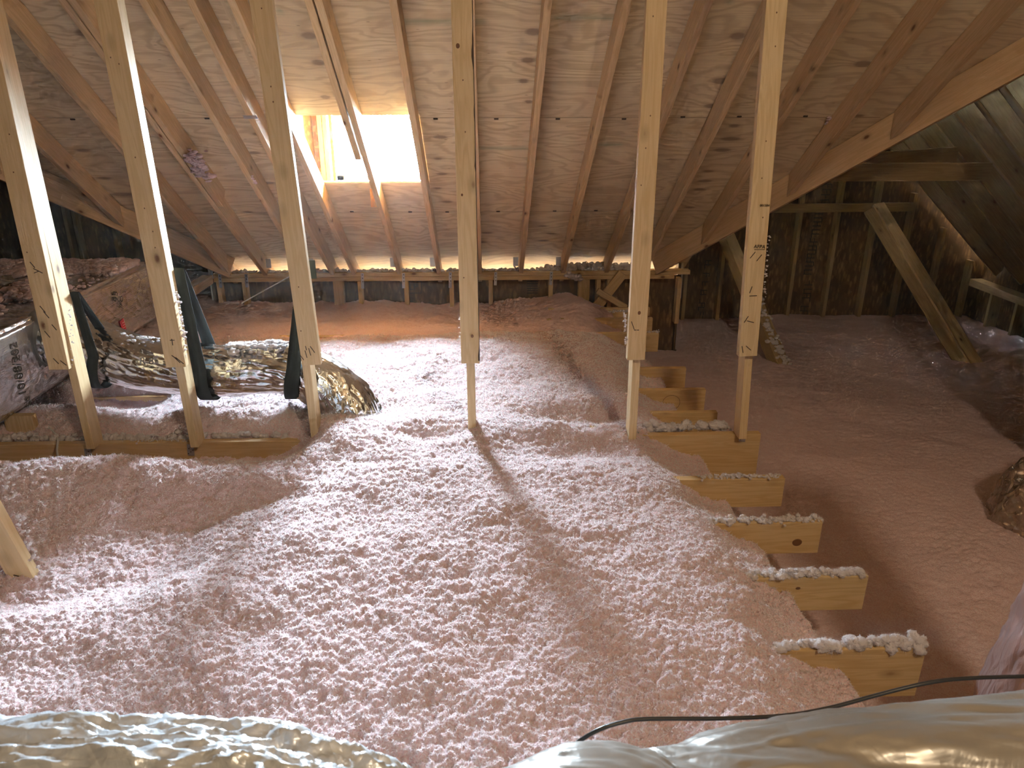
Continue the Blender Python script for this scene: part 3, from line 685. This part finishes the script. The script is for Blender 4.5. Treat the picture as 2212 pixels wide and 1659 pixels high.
# knot on third joist
def disc(name, P, n, r, m, parent, sx=1.0):
    bm = bmesh.new(); bmesh.ops.create_cone(bm, segments=20, cap_ends=True, radius1=r, radius2=r*.8, depth=.0016)
    for v in bm.verts: v.co.x *= sx
    me = bpy.data.meshes.new(name); bm.to_mesh(me); bm.free()
    n = Vector(n).normalized(); x = Vector((1, 0, 0)); x = (x-n*x.dot(n)).normalized(); y = n.cross(x)
    return link(name, me, m, parent, Matrix.Translation(P) @ Matrix((x, y, n)).transposed().to_4x4())
M_knot = plain('knot_wood', (.17, .075, .03), .5)
j3 = [o for o in COL.objects if o.get('label') == jl[2.48]][0]
disc('knot', atY(1722, 1172, 2.4605), (0, -1, 0), .017, M_knot, j3, 1.2)
j1 = [o for o in COL.objects if o.get('label') == jl[1.77]][0]
disc('knot', atY(1830, 1468, 1.7505), (0, -1, 0), .006, M_knot, j1, 1.5)
disc('knot', atY(1724, 1271, 2.1105), (0, -1, 0), .006, M_knot, [o for o in COL.objects if o.get('label') == jl[2.13]][0], 1.5)

# fluff along joist tops
rng = np.random.default_rng(8)
def ridge(x0, x1, y, z, r, n, lab, seed, bias=None, flat=.75):
    rg = np.random.default_rng(seed)
    n = int(n*2.2); P = along((x0, y, z+r*.1), (x1, y, z+r*.2), n, (.006, .010, r*.3), rg, bias)
    P[:, 2] += r*.9*np.abs(fbm(P[:, 0]*9, P[:, 0]*0+seed, seed, 3))
    fluff('insulation_ridge', P, r*(.25+.75*rg.random(n)**1.5), lab, seed=seed, sub=3 if y < 3.4 and n < 300 else 2, fib=70 if y < 3.4 else 14, flat=flat)
ridge(.86, 1.31, 1.77, 0, .021, 62, 'thick ridge of pink fluff on top of the nearest joist', 1, .8)
ridge(.74, 1.30, 2.13, 0, .017, 80, 'ridge of pink fluff on top of the second joist from the front', 2)
ridge(.80, 1.305, 2.48, 0, .013, 80, 'thin line of pink fluff on the joist with the round knot', 3)
ridge(.90, 1.27, 2.84, 0, .009, 60, 'sparse pink fluff on the fourth joist from the front', 4)
ridge(.78, 1.21, 3.36, 0, .026, 60, 'pink fluff heaped on the cross beam between the fifth and sixth posts', 5)
ridge(1.10, 1.22, 5.0, 0, .009, 20, 'crumbs of pink fluff on the pale square-ended joist stub', 6)
ridge(.95, 1.2, 5.55, .0, .014, 24, 'pink fluff on the second farthest joist stub', 7)
ridge(-2.40, 1.3, 6.60, .10, .022, 330, 'pink fluff scattered all along the far wall plate', 9)
ridge(.55, 1.35, 6.62, .12, .035, 80, 'deeper pink fluff on the right half of the far plate', 10)
P = np.array([[*atY(1245+rng.normal()*9, 596+rng.normal()*5, 6.55)] for _ in range(14)])
fluff('insulation_tuft', P, .025, 'pink fluff stuck to the face of the far plate', seed=12, sub=2)
ridge(-2.95, -.6, 3.345, -.005, .020, 190, 'pink fluff heaped along the left part of the cross beam', 13)
ridge(-.6, .1, 3.345, -.005, .015, 60, 'pink fluff along the cross beam left of the middle post', 14)
ridge(-1.78, -1.45, 3.31, .0, .005, 60, 'thin crumbs of fluff on the bare beam between the first two posts', 15)

# ------------------------------------------------------------------ tall posts
def post(k, top, bot, wdt, zb, studx, lab, staples=(), clipx=None):
    """top/bot: x of the face board's centre at z=1.9 and at its foot"""
    zt = 2.41; sl = (top-bot)/(1.9-zb)
    ts = 4.92
    yb = 3.19
    E = empty('tall_post', (studx, 3.26, 0), lab, 'post', 'tall posts standing on the cross beam')
    xt = bot+sl*(zt-zb)
    board('face_board', (bot, yb+.019, zb), (xt, yb+.019, zt), (1, 0, 0), wdt, .038, M_post, E)
    board('stud', (studx, yb+.038+.0445, -.004 if k != 3 else -.02), (studx+(xt-studx)*.98, yb+.038+.0445, zt+.01), (1, 0, 0), .037, .088, M_post, E)
    for (px, py, ang, ln) in staples:
        q = atY(px, py, yb-.0008); d = Vector((math.cos(ang), 0, math.sin(ang)))*ln/2
        board('staple', q-d, q+d, (0, 1, 0), .002, .003, M_hole, E, bev=0)
    return E
A = math.radians
P1 = post(1, -1.908, -1.920, .088, .41, -1.882, 'leftmost tall post, in front of the boxy foil duct',
     [(70, 572, A(-60), .03), (82, 585, A(-30), .04), (92, 668, A(-60), .035), (100, 680, A(-60), .035), (117, 707, A(-60), .03), (102, 722, A(-60), .035), (121, 780, A(-55), .032), (137, 784, A(-45), .032), (78, 588, A(20), .02)])
P2 = post(2, -1.430, -1.402, .088, .415, -1.397, 'second tall post from the left, in front of the sagging foil duct',
     [(382, 777, A(-50), .04), (388, 779, A(-45), .045), (377, 772, A(-40), .03), (372, 739, A(-90), .03), (372, 735, A(0), .02)])
P3 = post(3, -.848, -.797, .086, .418, -.824, 'third tall post from the left, crossing the left edge of the window opening',
     [(661, 765, A(-80), .035), (669, 760, A(-80), .035), (675, 755, A(-60), .035), (652, 772, A(-60), .03), (661, 752, A(-80), .02)])
P4 = post(4, -.083, -.078, .083, .417, -.078, 'middle tall post with dark bark down its right edge')
P5 = post(5, .674, .681, .082, .424, .696, 'fifth tall post from the left, bright yellow with twin nails near its foot',
     [(1367, 703, A(-68), .04), (1372, 713, A(0), .01), (1378, 713, A(0), .01)])
P6 = post(6, 1.145, 1.199, .085, .436, 1.237, 'rightmost tall post, with staples and a grade stamp',
     [(1626, 551, A(55), .035), (1640, 557, A(55), .035), (1622, 626, A(75), .032), (1627, 639, A(2), .034), (1612, 690, A(62), .034), (1621, 695, A(-15), .034), (1604, 755, A(-75), .034), (1617, 752, A(-40), .032)])
q = atY(1641, 533, 3.187); text('grade_stamp', 'AFPA', q, (1, 0, -.05), (0.05, 0, 1), .022, M_inkd, P6)
q = atY(1643, 539, 3.187); board('grade_stamp', q-Vector((.028, 0, 0)), q+Vector((.02, 0, 0)), (0, 1, 0), .001, .0015, M_inkd, P6, bev=0)
q = atY(1652, 444, 3.187); text('printed_number', '001584', q, (1, 0, 0), (0, 0, 1), .014, M_inkd, P6)
# bark down the middle post: wavy strip on its right arris
rng = np.random.default_rng(3); V = []; 
zs = np.linspace(.43, 2.6, 90); wob = fbm(zs*7, zs*0+3, 5, 4)
for z, wv_ in zip(zs, wob):
    xx = -.078+(z-.42)*(-.005/1.48)+.0415; dpt = .010+.014*max(0, wv_*1.6+.4)
    V += [(xx-max(0, wv_)*.02-.001, 3.1885, z), (xx+.0012, 3.1885, z), (xx+.0015, 3.1885+dpt, z)]
V = np.array(V); F = []
for i in range(len(zs)-1):
    for j in (0, 1): a = i*3+j; F.append((a, a+1, a+4, a+3))
mesh_np('bark_edge', V, F, M_bark, P4)
for px, py, r in ((989, 99, .010), (1020, 726, .008), (998, 421, .006)): disc('knot', atY(px, py, 3.1895), (0, -1, 0), r, M_knot, P4, .8)
disc('knot', atY(1381, 676, 3.1895), (0, -1, 0), .009, M_knot, P5, .8)
for pp, lst in ((P1, ((29, 372), (35, 640), (95, 700), (20, 290), (58, 545))), (P2, ((239, 124), (257, 138), (312, 450), (330, 500), (335, 535), (292, 340))), (P3, ((565, 18), (585, 187), (590, 220), (645, 620), (632, 665), (650, 715))),
                (P4, ((1000, 173), (1005, 285), (1002, 600))), (P5, ((1411, 35), (1405, 250), (1395, 320), (1385, 400))), (P6, ((1678, 27), (1675, 100), (1655, 305), (1648, 470), (1646, 385)))):
    for px, py in lst: disc('knot', atY(px, py, 3.1895), (0, -1, 0), .0035, M_knot, pp, .8)
# metal plates where posts meet the beam
for px, py, pp in ((190, 982, P1), (411, 972, P2), (1003, 945, P4), (1371, 945, P5), (1604, 942, P6)):
    q = atY(px, py, 3.276)
    b = board('strap_tie', q+Vector((0, 0, -.03)), q+Vector((.004, 0, .03)), (1, 0, 0), .032, .003, M_steel, pp, bev=.001)
    for k in range(5): box('nail_hole', (q.x-.012+.006*k, 3.272, q.z-.02+.009*((k*3) % 5)), (q.x-.008+.006*k, 3.2735, q.z-.016+.009*((k*3) % 5)), M_hole, b)
# short near post at the left edge
NPt = atZ(66, 1280, -.09)
o = empty('leaning_post', (NPt.x, NPt.y, -.12), 'short post end at the left edge, nearest to the foreground', 'post')
a = Vector((NPt.x+.02, NPt.y, -.13)); b = a+Vector((-.17, 0, .75))
board('stud', a, b, (1, 0, 0), .085, .04, M_post, o)
for dz in (.10, .04): board('staple', a+Vector((-.045, -.022, dz+.03)), a+Vector((-.015, -.022, dz+.02)), (0, 1, 0), .002, .003, M_hole, o, bev=0)
rg = np.random.default_rng(5)
fluff('insulation_tuft', along(a+Vector((.045, -.01, .08)), a+Vector((.0, -.01, .6)), 60, (.003, .012, .01), rg), (.003+.005*rg.random(60)), 'thin fluff clinging to the edge of the short left-hand post', seed=21, sub=2, fib=26)

# fluff clinging to tall posts
def cling(px0, py0, px1, py1, Y, n, r, lab, seed):
    rg = np.random.default_rng(seed); a = atY(px0, py0, Y); b = atY(px1, py1, Y)
    fluff('insulation_tuft', along(a, b, n, (.003, .006, .004), rg), r*(.3+.8*rg.random(n)), lab, seed=seed, sub=2, fib=26)
cling(383, 630, 403, 770, 3.215, 46, .007, 'white fluff clinging to the lit edge of the second tall post', 31)
cling(665, 660, 700, 860, 3.215, 60, .003, 'specks of fluff along the lit edge of the third tall post', 32)
cling(1349, 675, 1352, 745, 3.215, 34, .006, 'white fluff on the left edge of the fifth tall post', 33)
cling(1661, 510, 1650, 640, 3.20, 40, .005, 'pinkish fluff on the right edge of the rightmost tall post', 34)
cling(993, 685, 994, 735, 3.2, 18, .004, 'small fluff on the left edge of the middle tall post', 35)
cling(150, 640, 158, 792, 3.2, 26, .004, 'crumbs of fluff on the lit edge of the leftmost tall post', 36)
# fluff stuck on the roof
def roofpatch(px, py, sx, sy, n, r, lab, seed):
    rg = np.random.default_rng(seed); P = []
    for _ in range(n):
        q = atR(px+rg.normal()*sx, py+rg.normal()*sy, .012); P.append(list(q))
    fluff('insulation_patch', P, r*(.5+.7*rg.random(n)), lab, seed=seed, sub=2, fib=12, flat=.6)
def raftpatch(px, py, sx, sy, n, r, lab, seed):
    rg = np.random.default_rng(seed); P = [list(atR(px+rg.normal()*sx+dy*.55, py+dy, .192)) for dy in rg.normal(size=n)*sy]
    fluff('insulation_patch', P, r*(.5+.7*rg.random(n)), lab, seed=seed, sub=2, fib=12, flat=.5)
raftpatch(430, 358, 9, 17, 110, .022, 'large patch of pink fluff stuck to a rafter at the left', 41)
raftpatch(549, 390, 2, 5, 14, .011, 'small tuft of fluff on the rafter left of the dormer', 42)
roofpatch(368, 420, 3, 5, 12, .012, 'tiny fluff patch on the plywood beside the second tall post', 43)
roofpatch(1792, 262, 5, 8, 22, .014, 'pink fluff clump on the plywood near the right valley', 44)
roofpatch(1690, 218, 3, 5, 10, .012, 'small fluff tuft on the rafter by the rightmost tall post', 45)
roofpatch(1466, 410, 3, 6, 12, .012, 'small fluff patch on the plywood right of the fifth tall post', 46)

# ------------------------------------------------------------------ boxy foil duct
D = empty('foil_duct', (-2.64, 3.7, .09), 'boxy foil-wrapped duct running back along the left side', 'duct')
def wrapbox(name, lo, hi, m, parent, seed, cell=.03):
    lo = np.array(lo, float); hi = np.array(hi, float); bm = bmesh.new(); bmesh.ops.create_cube(bm, size=1)
    for v in bm.verts: v.co = Vector([(lo[i]+hi[i])/2+v.co[i]*(hi[i]-lo[i]) for i in range(3)])
    bmesh.ops.bevel(bm, geom=bm.edges[:], offset=.022, segments=3, affect='EDGES')
    me = bpy.data.meshes.new(name); c = (lo+hi)/2; c[2] = lo[2]
    for ax, n in ((0, int((hi[0]-lo[0])/cell)), (1, int((hi[1]-lo[1])/cell)), (2, int((hi[2]-lo[2])/cell))):
        for k in range(1, n):
            p = [0, 0, 0]; p[ax] = lo[ax]+(hi[ax]-lo[ax])*k/n; nn = [0, 0, 0]; nn[ax] = 1
            bmesh.ops.bisect_plane(bm, geom=bm.verts[:]+bm.edges[:]+bm.faces[:], plane_co=p, plane_no=nn)
    P = np.array([v.co[:] for v in bm.verts]); bm.normal_update(); Nn = np.array([v.normal[:] for v in bm.verts])
    d = .010*fbm(P[:, 1]*3+P[:, 0], P[:, 2]*5, seed, 3)+.006*np.abs(fbm(P[:, 1]*14+P[:, 0]*14, P[:, 2]*9, seed+3, 3))
    P = P+Nn*d[:, None]-c
    for v, p in zip(bm.verts, P): v.co = p
    bm.to_mesh(me); bm.free()
    return link(name, me, m, parent, Matrix.Translation(c), True)
wrapbox('duct_body', (-2.93, 1.9, .085), (-2.335, 5.18, .495), M_wrap, D, 3)
wrapbox('duct_branch', (-5.2, 4.72, .085), (-2.94, 5.2, .495), M_wrap, D, 7, .05)
for py, s in ((3.555, '10/08/202'),): text('printed_date', s, (-2.3265, 3.545, .29), (0, .10, 1), (0, -1, .10), .068, M_duink, D, .001)
text('printed_date', '56', (-2.3265, 3.555, .115), (0, .1, 1), (0, -1, .1), .05, M_duink, D, .001)
text('handwriting', '95', atX(250, 640, -2.3265), (0, .3, 1), (0, -1, .3), .07, M_duink, D, .001)
text('handwriting', 'IFO', atX(262, 652, -2.3265), (0, .5, .8), (0, -.8, .5), .05, M_duink, D, .001)
q = atX(268, 706, -2.328); lb = board('warning_label', q-Vector((0, 0, .05)), q+Vector((0, -.015, .05)), (0, 1, 0), .05, .003, M_red, D, bev=0)
for k in range(5): board('label_print', q+Vector((.0022, -.016, -.035+.016*k)), q+Vector((.0022, .014, -.035+.016*k)), (0, 0, 1), .005, .001, M_redw, lb, bev=0)
# duct collar
V, F = tube_np([(-2.36, 3.90, .36), (-2.26, 3.86, .35)], [.165, .16], 40, 6); mesh_np('duct_collar', V, F, M_foilb, D, True)
rg = np.random.default_rng(51)
def topfluff(x0, x1, y0, y1, n, r, lab, seed, z=.505):
    rg = np.random.default_rng(seed); P = np.stack([x0+(x1-x0)*rg.random(n), y0+(y1-y0)*rg.random(n), np.full(n, z)], -1)
    fluff('insulation_heap', P, r*(.5+.8*rg.random(n)), lab, seed=seed, sub=2, fib=10, flat=.6)
topfluff(-2.90, -2.38, 4.75, 5.16, 420, .032, 'pink insulation heaped on the far end of the boxy duct', 61)
topfluff(-5.0, -2.9, 4.75, 5.18, 560, .035, 'pink insulation covering the sideways branch of the duct', 62)
rg2 = np.random.default_rng(63); PP = np.stack([-2.62+rg2.normal(size=70)*.07, 4.22+rg2.normal(size=70)*.10, .505+.04*rg2.random(70)], -1)
fluff('insulation_heap', PP, .02+.015*rg2.random(70), 'small mound of pink fluff on top of the boxy duct behind the leftmost post', seed=63, sub=2, fib=14)
topfluff(-2.88, -2.50, 2.6, 4.0, 240, .017, 'thin pink fluff on the near top of the boxy duct', 64)
topfluff(-2.85, -2.36, 4.0, 4.75, 150, .012, 'scattered pink crumbs along the middle of the duct top', 65)
o = board('support_post', (-2.325, 3.46, -.12), (-2.325, 3.46, .082), (1, 0, 0), .14, .04, M_joist); tag(o, 'short wood support post under the boxy duct', 'post')

# ------------------------------------------------------------------ flexible duct on black straps
def crinkle(seed, amp, ring=0, fine=1.0):
    def f(s, a, C):
        A_, S_ = np.meshgrid(a.ravel(), s.ravel()); 
        ca, sa = np.cos(A_)*1.6, np.sin(A_)*1.6
        L = np.linalg.norm(C[-1]-C[0])+.4
        n1 = np.abs(fbm(S_*L*5+ca*1.3, sa*1.5+7, seed, 4)); n2 = fbm(S_*L*2+3*ca, sa*2, seed+11, 3)
        n3 = np.abs(fbm(S_*L*16+ca*2, sa*5+ca*3, seed+5, 3))
        return amp*(-n1*1.6+n2*.8-n3*.6*fine)+ring*np.cos(S_*L*2*math.pi/.09)
    return f
def flexduct(name, pts, rad, m, label, seed, amp=.022, seg=150, n=340, ring=0., fine=1.0):
    V, F = tube_np(pts, rad, seg, n, crinkle(seed, amp, ring, fine))
    E = None
    o = mesh_np(name, V, F, m, E, True)
    tag(o, label, 'duct'); return o
fpts = [(-2.33, 3.88, .355), (-2.1, 3.80, .335), (-1.85, 3.68, .285), (-1.6, 3.60, .275), (-1.3, 3.56, .265), (-1.05, 3.56, .275), (-.92, 3.56, .245), (-.80, 3.55, .16), (-.71, 3.53, .04), (-.67, 3.51, -.12), (-.67, 3.48, -.3)]
FD = flexduct('flexible_duct', fpts, [.145, .145, .143, .138, .132, .130, .135, .145, .158, .158, .15], M_foilc, 'silver flexible duct hanging in black straps between the left posts', 5, .012)
text('printed_mark', 'R 8', (-1.66, 3.47, .35), (1, 0, 0), (0, .5, .85), .05, M_duink, FD, .001)
def strap(P, cy, cx0, cz, r, wd, label, xb=0., xk=0.):
    """webbing loop from P round the duct (centre cx0, cy, cz)"""
    pts = [Vector(P)]
    ang = np.linspace(R_(20), R_(-200), 26)
    loop = [Vector((cx0+(0.03*math.sin(a)), cy-math.cos(a)*r*1.0, cz+math.sin(a)*r)) for a in ang]
    for i, p in enumerate(loop):
        if ang[i] > -math.pi/2: p.x = xb+(P[0]-xb)*(p.z-(cz-r))/(P[2]-(cz-r))
        else: p.x = xb+(xk-xb)*(p.z-(cz-r))/(r*1.35)
    pts = [Vector(P)]+loop+[Vector(P)+Vector((.0, .012, 0))]
    path = []
    for a, b in zip(pts[:-1], pts[1:]):
        for t in (0, .5): path.append(a.lerp(b, t))
    path.append(pts[-1])
    V = []; F = []
    for i, p in enumerate(path):
        f_ = max(0., (p.z-cz)/(P[2]-cz+1e-6)); ww = wd*(1-.35*f_)
        nrm_ = Vector((0, p.y-cy, p.z-cz)).normalized()*.002
        V += [p+Vector((-ww/2, 0, 0))-nrm_, p+Vector((ww/2, 0, 0))-nrm_, p+Vector((ww/2, 0, 0))+nrm_, p+Vector((-ww/2, 0, 0))+nrm_]
        if i: 
            a = (i-1)*4; b = i*4
            for j in range(4): F.append((a+j, a+(j+1) % 4, b+(j+1) % 4, b+j))
    o = mesh_np('hanging_strap', [list(v) for v in V], F, M_black); tag(o, label, 'strap', 'black straps holding the flexible duct')
    return o
strap(atY(160, 632, 3.33), 3.70, -1.90, .295, .158, .055, 'black strap hung from the leftmost tall post', atY(203, 832, 3.6).x, atY(222, 708, 3.83).x)
strap(atY(386, 580, 3.33), 3.56, -1.30, .265, .147, .068, 'black strap hung from the second tall post, with wide spread legs', atY(450, 853, 3.5).x, atY(456, 745, 3.7).x)
strap(atY(655, 560, 3.34), 3.56, -.985, .265, .147, .070, 'black strap coming from behind the third tall post', atY(631, 858, 3.5).x, atY(636, 745, 3.7).x)
o = board('strap_end', atY(673, 562, 3.32), atY(677, 602, 3.32), (1, 0, 0), .030, .004, M_black); tag(o, 'black strap tail folded over the right side of the third tall post', 'strap')
rg = np.random.default_rng(71)
def ontube(x0, x1, n, r, seed, lab, dy=0.):
    rg = np.random.default_rng(seed); xs = np.sort(x0+(x1-x0)*rg.random(n)); C = spline(fpts, 200)
    P = []
    for x in xs:
        i = np.argmin(np.abs(C[:, 0]-x)); a = R_(90)+rg.normal()*.38+dy; P.append((x, C[i, 1]-math.cos(a)*.134, C[i, 2]+math.sin(a)*.134))
    fluff('insulation_tuft', P, r*(.5+.8*rg.random(n)), lab, seed=seed, sub=2, fib=12, flat=.6)
ontube(-2.0, -1.5, 130, .011, 72, 'white fluff on top of the flexible duct between the first two posts', .2)
ontube(-1.3, -1.0, 120, .015, 73, 'thick white fluff on the flexible duct between the second and third posts')
o = tube('white_rod', [atY(522, 655, 6.2), atY(570, 628, 6.35), atY(640, 590, 6.5)], .006, M_wire, None, 8, 20); tag(o, 'thin white rod leaning against the far knee wall', 'rod')
o = tube('white_cable', [atY(96, 915, 3.50), atY(108, 925, 3.44), atY(124, 945, 3.34), atY(123, 972, 3.12), atY(126, 992, 2.92), atY(130, 1010, 2.80), atY(137, 1026, 2.77), atY(143, 1040, 2.745)-Vector((0, 0, .01))], .005, M_wire, None, 10, 50); tag(o, 'white electrical cable looping over the cross beam at the left', 'cable')

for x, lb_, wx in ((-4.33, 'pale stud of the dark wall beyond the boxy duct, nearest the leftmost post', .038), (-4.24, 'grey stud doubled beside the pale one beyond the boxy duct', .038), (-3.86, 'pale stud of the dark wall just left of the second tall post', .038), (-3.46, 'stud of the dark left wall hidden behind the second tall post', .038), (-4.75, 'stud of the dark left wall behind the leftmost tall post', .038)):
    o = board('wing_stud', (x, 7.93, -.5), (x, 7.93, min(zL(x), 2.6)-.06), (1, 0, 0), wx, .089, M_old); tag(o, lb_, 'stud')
# ------------------------------------------------------------------ right gable attic
for i, x in enumerate((2.18, 2.57, 2.97, 3.36, 3.77, 4.18, 4.57, 4.96, 5.34)):
    zt = min(zRl(x)-.03, zRr(x)-.22)
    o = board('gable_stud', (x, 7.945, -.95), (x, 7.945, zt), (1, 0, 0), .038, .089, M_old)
    tag(o, ['gable wall stud by the open end of the knee wall plate', 'gable wall stud left of the rightmost tall post', 'gable wall stud hidden behind the rightmost tall post', 'gable wall stud just right of the rightmost tall post',
            'gable wall stud left of the widest printed strip', 'gable wall stud passing behind the top of the long brace', 'gable wall stud crossed low down by the long brace', 'gable wall stud right of the long brace', 'short gable stud near the low right corner'][i], 'stud', 'studs of the dark gable wall')
o = board('gable_header', (2.9, 7.88, .465), (4.55, 7.88, .475), (0, 0, 1), .089, .038, M_old); tag(o, 'flat board nailed across the dark gable wall studs', 'board')
for i, y in enumerate(np.arange(7.72, 3.9, -.406)):
    n2 = Vector((.94, 0, 1)).normalized(); zz = lambda x: zRr(x)
    a = Vector((xr, y, zz(xr)))-n2*.074; b = Vector((5.6, y, zz(5.6)))-n2*.074
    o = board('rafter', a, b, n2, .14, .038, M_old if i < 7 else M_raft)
    tag(o, 'dark rafter on the far right slope, %s out from the gable wall' % ['first', 'second', 'third', 'fourth', 'fifth', 'sixth', 'seventh', 'eighth', 'ninth', 'tenth'][i], 'rafter', 'rafters of the right side slope')
o = board('collar_tie', (2.1, 6.0, 1.0), (4.03, 6.0, 1.003), (0, 0, 1), .138, .038, M_old); tag(o, 'level collar tie crossing the right attic, the nearer of two', 'beam')
o = board('collar_tie', (2.3, 6.4, 1.0), (3.98, 6.4, 1.10), (0, 0, 1), .138, .038, M_old); tag(o, 'tilted collar tie just behind the level one', 'beam')
B = empty('diagonal_prop', (4.52, 6.37, -.78), 'long double brace slanting from the gable wall down to the floor', 'brace')
tp = Vector((4.12, 7.80, .46)); bt = Vector((4.54, 6.33, -.82))
board('side_board', bt+Vector((-.07, 0, 0)), tp+Vector((-.07, 0, 0)), (0, .6, .7), .14, .038, M_old, B)
board('top_board', bt+Vector((0, 0, .055)), tp+Vector((0, 0, .055)), (1, 0, 0), .12, .038, M_post, B)
B2 = empty('diagonal_prop', (2.65, 6.06, -.72), 'fluff-topped brace behind the rightmost tall post', 'brace')
tp = Vector((2.52, 7.85, .28)); bt = Vector((2.66, 6.05, -.80))
board('side_board', bt+Vector((-.05, 0, 0)), tp+Vector((-.05, 0, 0)), (0, .5, .8), .13, .038, M_old, B2)
board('top_board', bt+Vector((0, 0, .05)), tp+Vector((0, 0, .05)), (1, 0, 0), .10, .038, M_old, B2)
rg = np.random.default_rng(81)
fluff('insulation_ridge', along(bt+Vector((0, 0, .075)), bt.lerp(tp, .62)+Vector((0, 0, .075)), 130, (.025, .01, .004), rg), .016+.01*rg.random(130), 'fluff lying along the top of the brace behind the rightmost post', seed=82, sub=2, fib=10)
o = board('wall_plate', (5.45, 7.95, -.36), (5.45, 3.0, -.36), (0, 0, 1), .076, .14, M_old); tag(o, 'low plate of the right side wall in the dark corner', 'plate')
for i, y in enumerate((7.55, 7.15, 6.75, 6.35)):
    o = board('low_stud', (5.45, y, -.95), (5.45, y, -.40), (0, 1, 0), .038, .12, M_old); tag(o, 'stubby stud under the low right plate, %s from the dark corner' % ['first', 'second', 'third', 'fourth'][i], 'stud', 'stubby studs under the low right plate')
# faded factory print on the gable boards (illegible): rows of strokes
rg = random.Random(5)
def glyphs(pxt, pyt, pxb, pyb, wd, seed, gap=0.):
    rr = random.Random(seed); n = int((pyb-pyt)/8)
    for k in range(n):
        t = k/(n-1); x = pxt+(pxb-pxt)*t; y = pyt+(pyb-pyt)*t
        if gap and abs(t-gap) < .05: continue
        if rr.random() < .85: pbar(x-wd/2, y, x+wd/2, y, 7.996, .011, gw)
        c = rr.random()
        if c < .35: pbar(x-wd/2+1, y, x-wd/2+1, y+8, 7.996, .010, gw)
        elif c < .65: pbar(x+wd/2-1, y, x+wd/2-1, y+8, 7.996, .010, gw)
        if rr.random() < .4: pbar(x, y, x, y+8, 7.996, .009, gw)
glyphs(1769, 462, 1744, 592, 18, 1); glyphs(1748, 606, 1733, 690, 18, 2)
glyphs(1788, 398, 1781, 432, 20, 3); glyphs(1530, 563, 1512, 682, 14, 4, .3)

# ------------------------------------------------------------------ near ducts and cable
o = flexduct('flexible_duct', [(-1.9, .92, .30), (-1.3, .84, .50), (-.8, .80, .54), (-.45, .79, .54), (-.28, .77, .515), (-.165, .75, .45), (-.115, .72, .28), (-.10, .68, .05)], [.165, .165, .165, .16, .158, .15, .14, .14], M_foil,
             'crumpled foil duct along the bottom left, closest to the camera', 15, .024, 260, 520, 0, 1.6)
o = flexduct('flexible_duct', [(-.06, .64, .0), (-.04, .70, .30), (.03, .75, .44), (.13, .76, .485), (.26, .77, .458), (.46, .80, .456), (.76, .84, .458), (1.3, .86, .45)], [.14, .145, .155, .165, .17, .18, .18, .18], M_foilb,
             'smooth grey foil duct along the bottom right', 27, .015, 220, 460, 0, .5)
V, F = tube_np([(-.175, .755, .465), (-.145, .742, .41)], [.150, .148], 40, 5); o = mesh_np('duct_tape_band', V, F, M_rubber, None, True); tag(o, 'dark band at the right end of the crumpled foil duct', 'band')
o = flexduct('flexible_duct', [(1.53, 1.52, -.42), (1.53, 1.52, .0), (1.54, 1.50, .4), (1.55, 1.5, .8), (1.57, 1.5, 1.3)], [.19, .175, .16, .155, .15], M_jacket, 'upright pinkish film-wrapped duct at the right edge', 33, .014, 120, 220, 0, .5)
o = flexduct('flexible_duct', [(2.70, 3.0, -.62), (2.70, 3.02, -.42), (2.76, 3.0, -.24), (2.9, 2.95, -.08), (2.96, 2.9, .08)], [.20, .27, .27, .25, .23], M_foild, 'dark foil duct bending up behind the upright one at the right edge', 37, .03, 140, 240, 0, 1.4)
cp = [atY(1236, 1612, .985), atY(1290, 1578, .99), atY(1345, 1560, 1.0), atY(1400, 1553, 1.01), atY(1560, 1552, 1.03), atY(1700, 1545, 1.05), atY(1800, 1527, 1.07), atY(1900, 1500, 1.09), atY(2000, 1476, 1.10), atY(2080, 1466, 1.11), atY(2212, 1461, 1.12), atY(2400, 1458, 1.14)]
cp = [atY(1180, 1660, .90)]+cp
o = tube('black_cable', cp, .0038, M_rubber, None, 12, 160); tag(o, 'thin black cable drooping over the bottom right duct', 'cable')

# ------------------------------------------------------------------ dusty air
hz, nt, ns, ls, b = mat('dusty_air'); ns.remove(b)
v = ns.new('ShaderNodeVolumeScatter'); v.inputs['Density'].default_value = .0032; v.inputs['Anisotropy'].default_value = .2
v.inputs['Color'].default_value = (1, .90, .76, 1)
ls.new(v.outputs[0], ns['Material Output'].inputs['Volume'])
o = box('haze', (-6.8, -6.9, -.99), (5.5, 6.15, 4.9), hz); o['kind'] = 'stuff'
